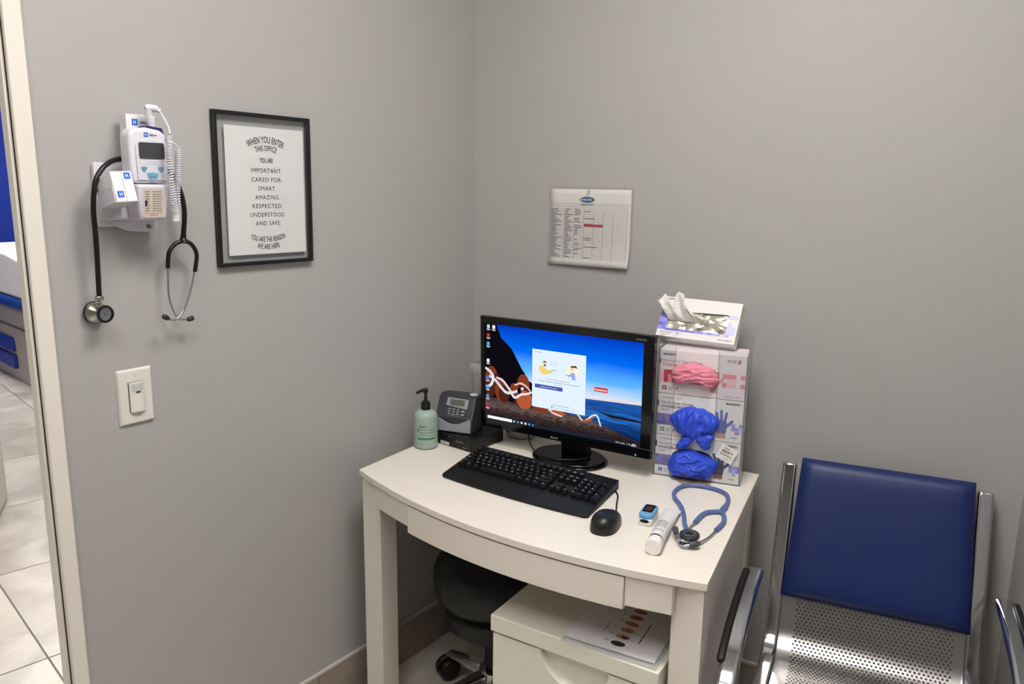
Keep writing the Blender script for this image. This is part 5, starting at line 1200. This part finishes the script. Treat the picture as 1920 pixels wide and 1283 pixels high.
B().box((-0.0045, 0.0100, 0.0150), (0.0050, 0.0122, 0.0157)).obj('slider_slot', INK, so_)
for y in (0.0475, -0.0460): B().lathe([(0.0030, 0.0), (0.0028, 0.0008), (0.0005, 0.0010)], 14, Matrix.Translation((0, y, 0.0065))).obj('screw', SWP, sw, smooth=40)

# ------------------------------------------------------------------ chart pinned to the back wall
CM = panelM((0.398 * math.cos(R(WA)), 0.398 * math.sin(R(WA)), 1.365), WA)
pc = thing('wall_chart', CM, 'white printed schedule sheet in a clear sleeve pinned to the wall', 'chart')
pw, ph = 0.1285, 0.1115
def curl(x, y): return 0.0022 + 0.012 * max(0, (0.3 - (y + ph) / (2 * ph)) / 0.3) ** 1.5 * (0.4 + 0.6 * (x + pw) / (2 * pw))
B().grid(lambda u, v: (-pw + 2 * pw * u, -ph + 2 * ph * v, curl(-pw + 2 * pw * u, -ph + 2 * ph * v)), 12, 16).obj('sheet', mat('chart_paper', (228, 225, 220), 0.7), pc, smooth=60, solid=0.0004)
B().grid(lambda u, v: (-pw - 0.003 + 2 * (pw + 0.006) * u, -ph - 0.004 + 2 * (ph + 0.006) * v, curl(-pw + 2 * pw * u, -ph + 2 * ph * v) + 0.0016), 12, 16).obj('sleeve', clear_mat('chart_sleeve', (246, 246, 246), 0.04, 0.15), pc, smooth=60)
def cp_(u, v): return -pw + 2 * pw * u, ph - 2 * ph * v     # u right, v down
def crect(b, u0, v0, u1, v1, dz=0.0008):
    q = [cp_(u0, v0), cp_(u1, v0), cp_(u1, v1), cp_(u0, v1)]; b.add([(x, y, curl(x, y) + dz) for x, y in q], [(3, 2, 1, 0)])
LOGY = mat('logo_yellow', (236, 222, 70), 0.6); LOGB = mat('logo_blue', (20, 88, 168), 0.6)
x, y = cp_(0.47, 0.135); B().flat(circle(x, y, 0.0265, 28, 0.0082), 0.0032).obj('logo', LOGY, pc); B().flat(circle(x, y, 0.0228, 28, 0.0086), 0.0034).obj('logo', LOGB, pc)
text(pc, 'MY DR', x - 0.0025, y - 0.0026, 0.0052, PAPER, z=0.0037, align='R', width=0.0165, bold=0.03); text(pc, 'NOW', x - 0.0005, y - 0.0026, 0.0052, LOGY, z=0.0037, width=0.0150, bold=0.03)
text(pc, 'REFERENCE LABS / TESTING', x, cp_(0, 0.205)[1], 0.0024, INK, z=0.0034, align='C', width=0.040, bold=0.03)
gb = B(); rows_ = 31
for k in range(rows_ + 1):
    v = 0.185 + (0.905 - 0.185) * k / rows_; crect(gb, 0.02, v, 0.965, v + 0.0026)
for i, u in enumerate((0.02, 0.19, 0.315, 0.435, 0.555, 0.675, 0.795, 0.965)):
    crect(gb, u - 0.0014, 0.185 if i in (0, 7) else 0.285, u + 0.0014, 0.908)
gb.obj('ruled_lines', GREY_INK, pc)['kind'] = 'stuff'
tb_ = B(); rn = random.Random(11)
for k in range(3, rows_):
    v = 0.185 + (0.905 - 0.185) * (k + 0.28) / rows_
    for i, (ua, ub) in enumerate(((0.025, 0.18), (0.195, 0.31), (0.32, 0.43), (0.44, 0.66))):
        if i > 1 and rn.random() < (0.45 if i == 2 else 0.72): continue
        crect(tb_, ua, v, ua + (ub - ua) * rn.uniform(0.3, 0.85), v + 0.0075, 0.0009)
tb_.obj('fine_print', GREY_INK, pc)['kind'] = 'stuff'
rb = B(); crect(rb, 0.437, 0.452, 0.674, 0.484, 0.0012); rb.obj('red_bar', mat('chart_red', (184, 50, 54), 0.6), pc)
PINM = panelM((0.396 * math.cos(R(WA)), 0.396 * math.sin(R(WA)), 1.472), WA)
pn = thing('push_pin', PINM, 'clear push pin holding the schedule sheet to the wall', 'pin')
B().lathe([(0.0042, 0.0046), (0.0044, 0.0056), (0.0022, 0.007), (0.0020, 0.011), (0.0036, 0.0125), (0.0036, 0.0145), (0.0010, 0.015)], 16).obj('head', clear_mat('pin_plastic', body=0.5), pn, smooth=40)
B().cyl((0, 0, 0.0005), (0, 0, 0.0046), 0.0006, 0.0006, 8).obj('needle', MET, pn)

# ------------------------------------------------------------------ exam table and door beyond the doorway
EXB = mat('exam_enamel', (172, 166, 156), 0.5); EXV = mat('exam_vinyl', (22, 66, 138), 0.35); SHEETM = mat('exam_paper', (236, 234, 238), 0.7)
ex = thing('exam_table', zM((-4.15, 0.34, 0), -6), 'blue padded exam table with white paper cover beyond the doorway', 'exam table')
B().hexa([(-1.5, 0.03, 0.0), (-0.04, 0.03, 0.0), (-0.04, 0.62, 0.0), (-1.5, 0.62, 0.0)], [(-1.5, 0.0, 0.56), (0.0, 0.0, 0.56), (0.0, 0.65, 0.56), (-1.5, 0.65, 0.56)]).obj('base', EXB, ex, bevel=0.015)
B().box((-1.5, -0.004, 0.42), (-0.02, 0.02, 0.427)).obj('seam', mat('exam_seam', (110, 104, 96), 0.6), ex)
for z0, z1 in ((0.10, 0.20), (0.23, 0.33)):
    B().box((-1.2, -0.006, z0), (-0.52, 0.02, z1)).obj('side_panel', mat('exam_blue', (24, 52, 150), 0.5), ex, bevel=0.005)
for z0, z1 in ((0.06, 0.20), (0.22, 0.33), (0.35, 0.45)):
    dr = B().box((-0.02, 0.05, z0), (0.012, 0.60, z1)).obj('drawer', BLACK, ex, bevel=0.01); B().box((0.0125, 0.065, z0 + 0.012), (0.018, 0.585, z1 - 0.012)).obj('drawer_face', EXB, dr, bevel=0.008)
B().box((-1.55, -0.05, 0.575), (0.06, 0.70, 0.665)).obj('pad', EXV, ex, bevel=0.04, seg=5)
B().box((0.0, 0.02, 0.48), (0.05, 0.30, 0.57)).obj('foot_bracket', BLACK, ex, bevel=0.01)
b = B().prism([(-1.35, 0.668), (-0.02, 0.668), (0.045, 0.70), (0.0, 0.93), (-0.35, 0.97), (-1.35, 0.97)], -0.035, 0.66, Matrix(((1, 0, 0, 0), (0, 0, 1, 0), (0, 1, 0, 0), (0, 0, 0, 1))))
b.obj('paper_cover', SHEETM, ex, bevel=0.02, seg=3)
text(ex, 'Ritter', -0.20, 0.36, 0.030, GREY_INK, z=0.008, M=Matrix(((1, 0, 0, 0), (0, 0, -1, 0.02), (0, 1, 0, 0), (0, 0, 0, 1))))
dl = thing('hall_door', zM((-2.37, -0.563, 0), -29), 'white open door with steel hinge seen through the doorway', 'door')
B().box((0.0, -0.045, 0.012), (0.85, 0.0, 2.05)).obj('leaf', WHITE_TRIM, dl, bevel=0.002)
for z0 in (0.19, 1.05, 1.80): B().box((-0.0025, -0.040, z0), (0.001, -0.006, z0 + 0.095)).obj('hinge', STEEL, dl)
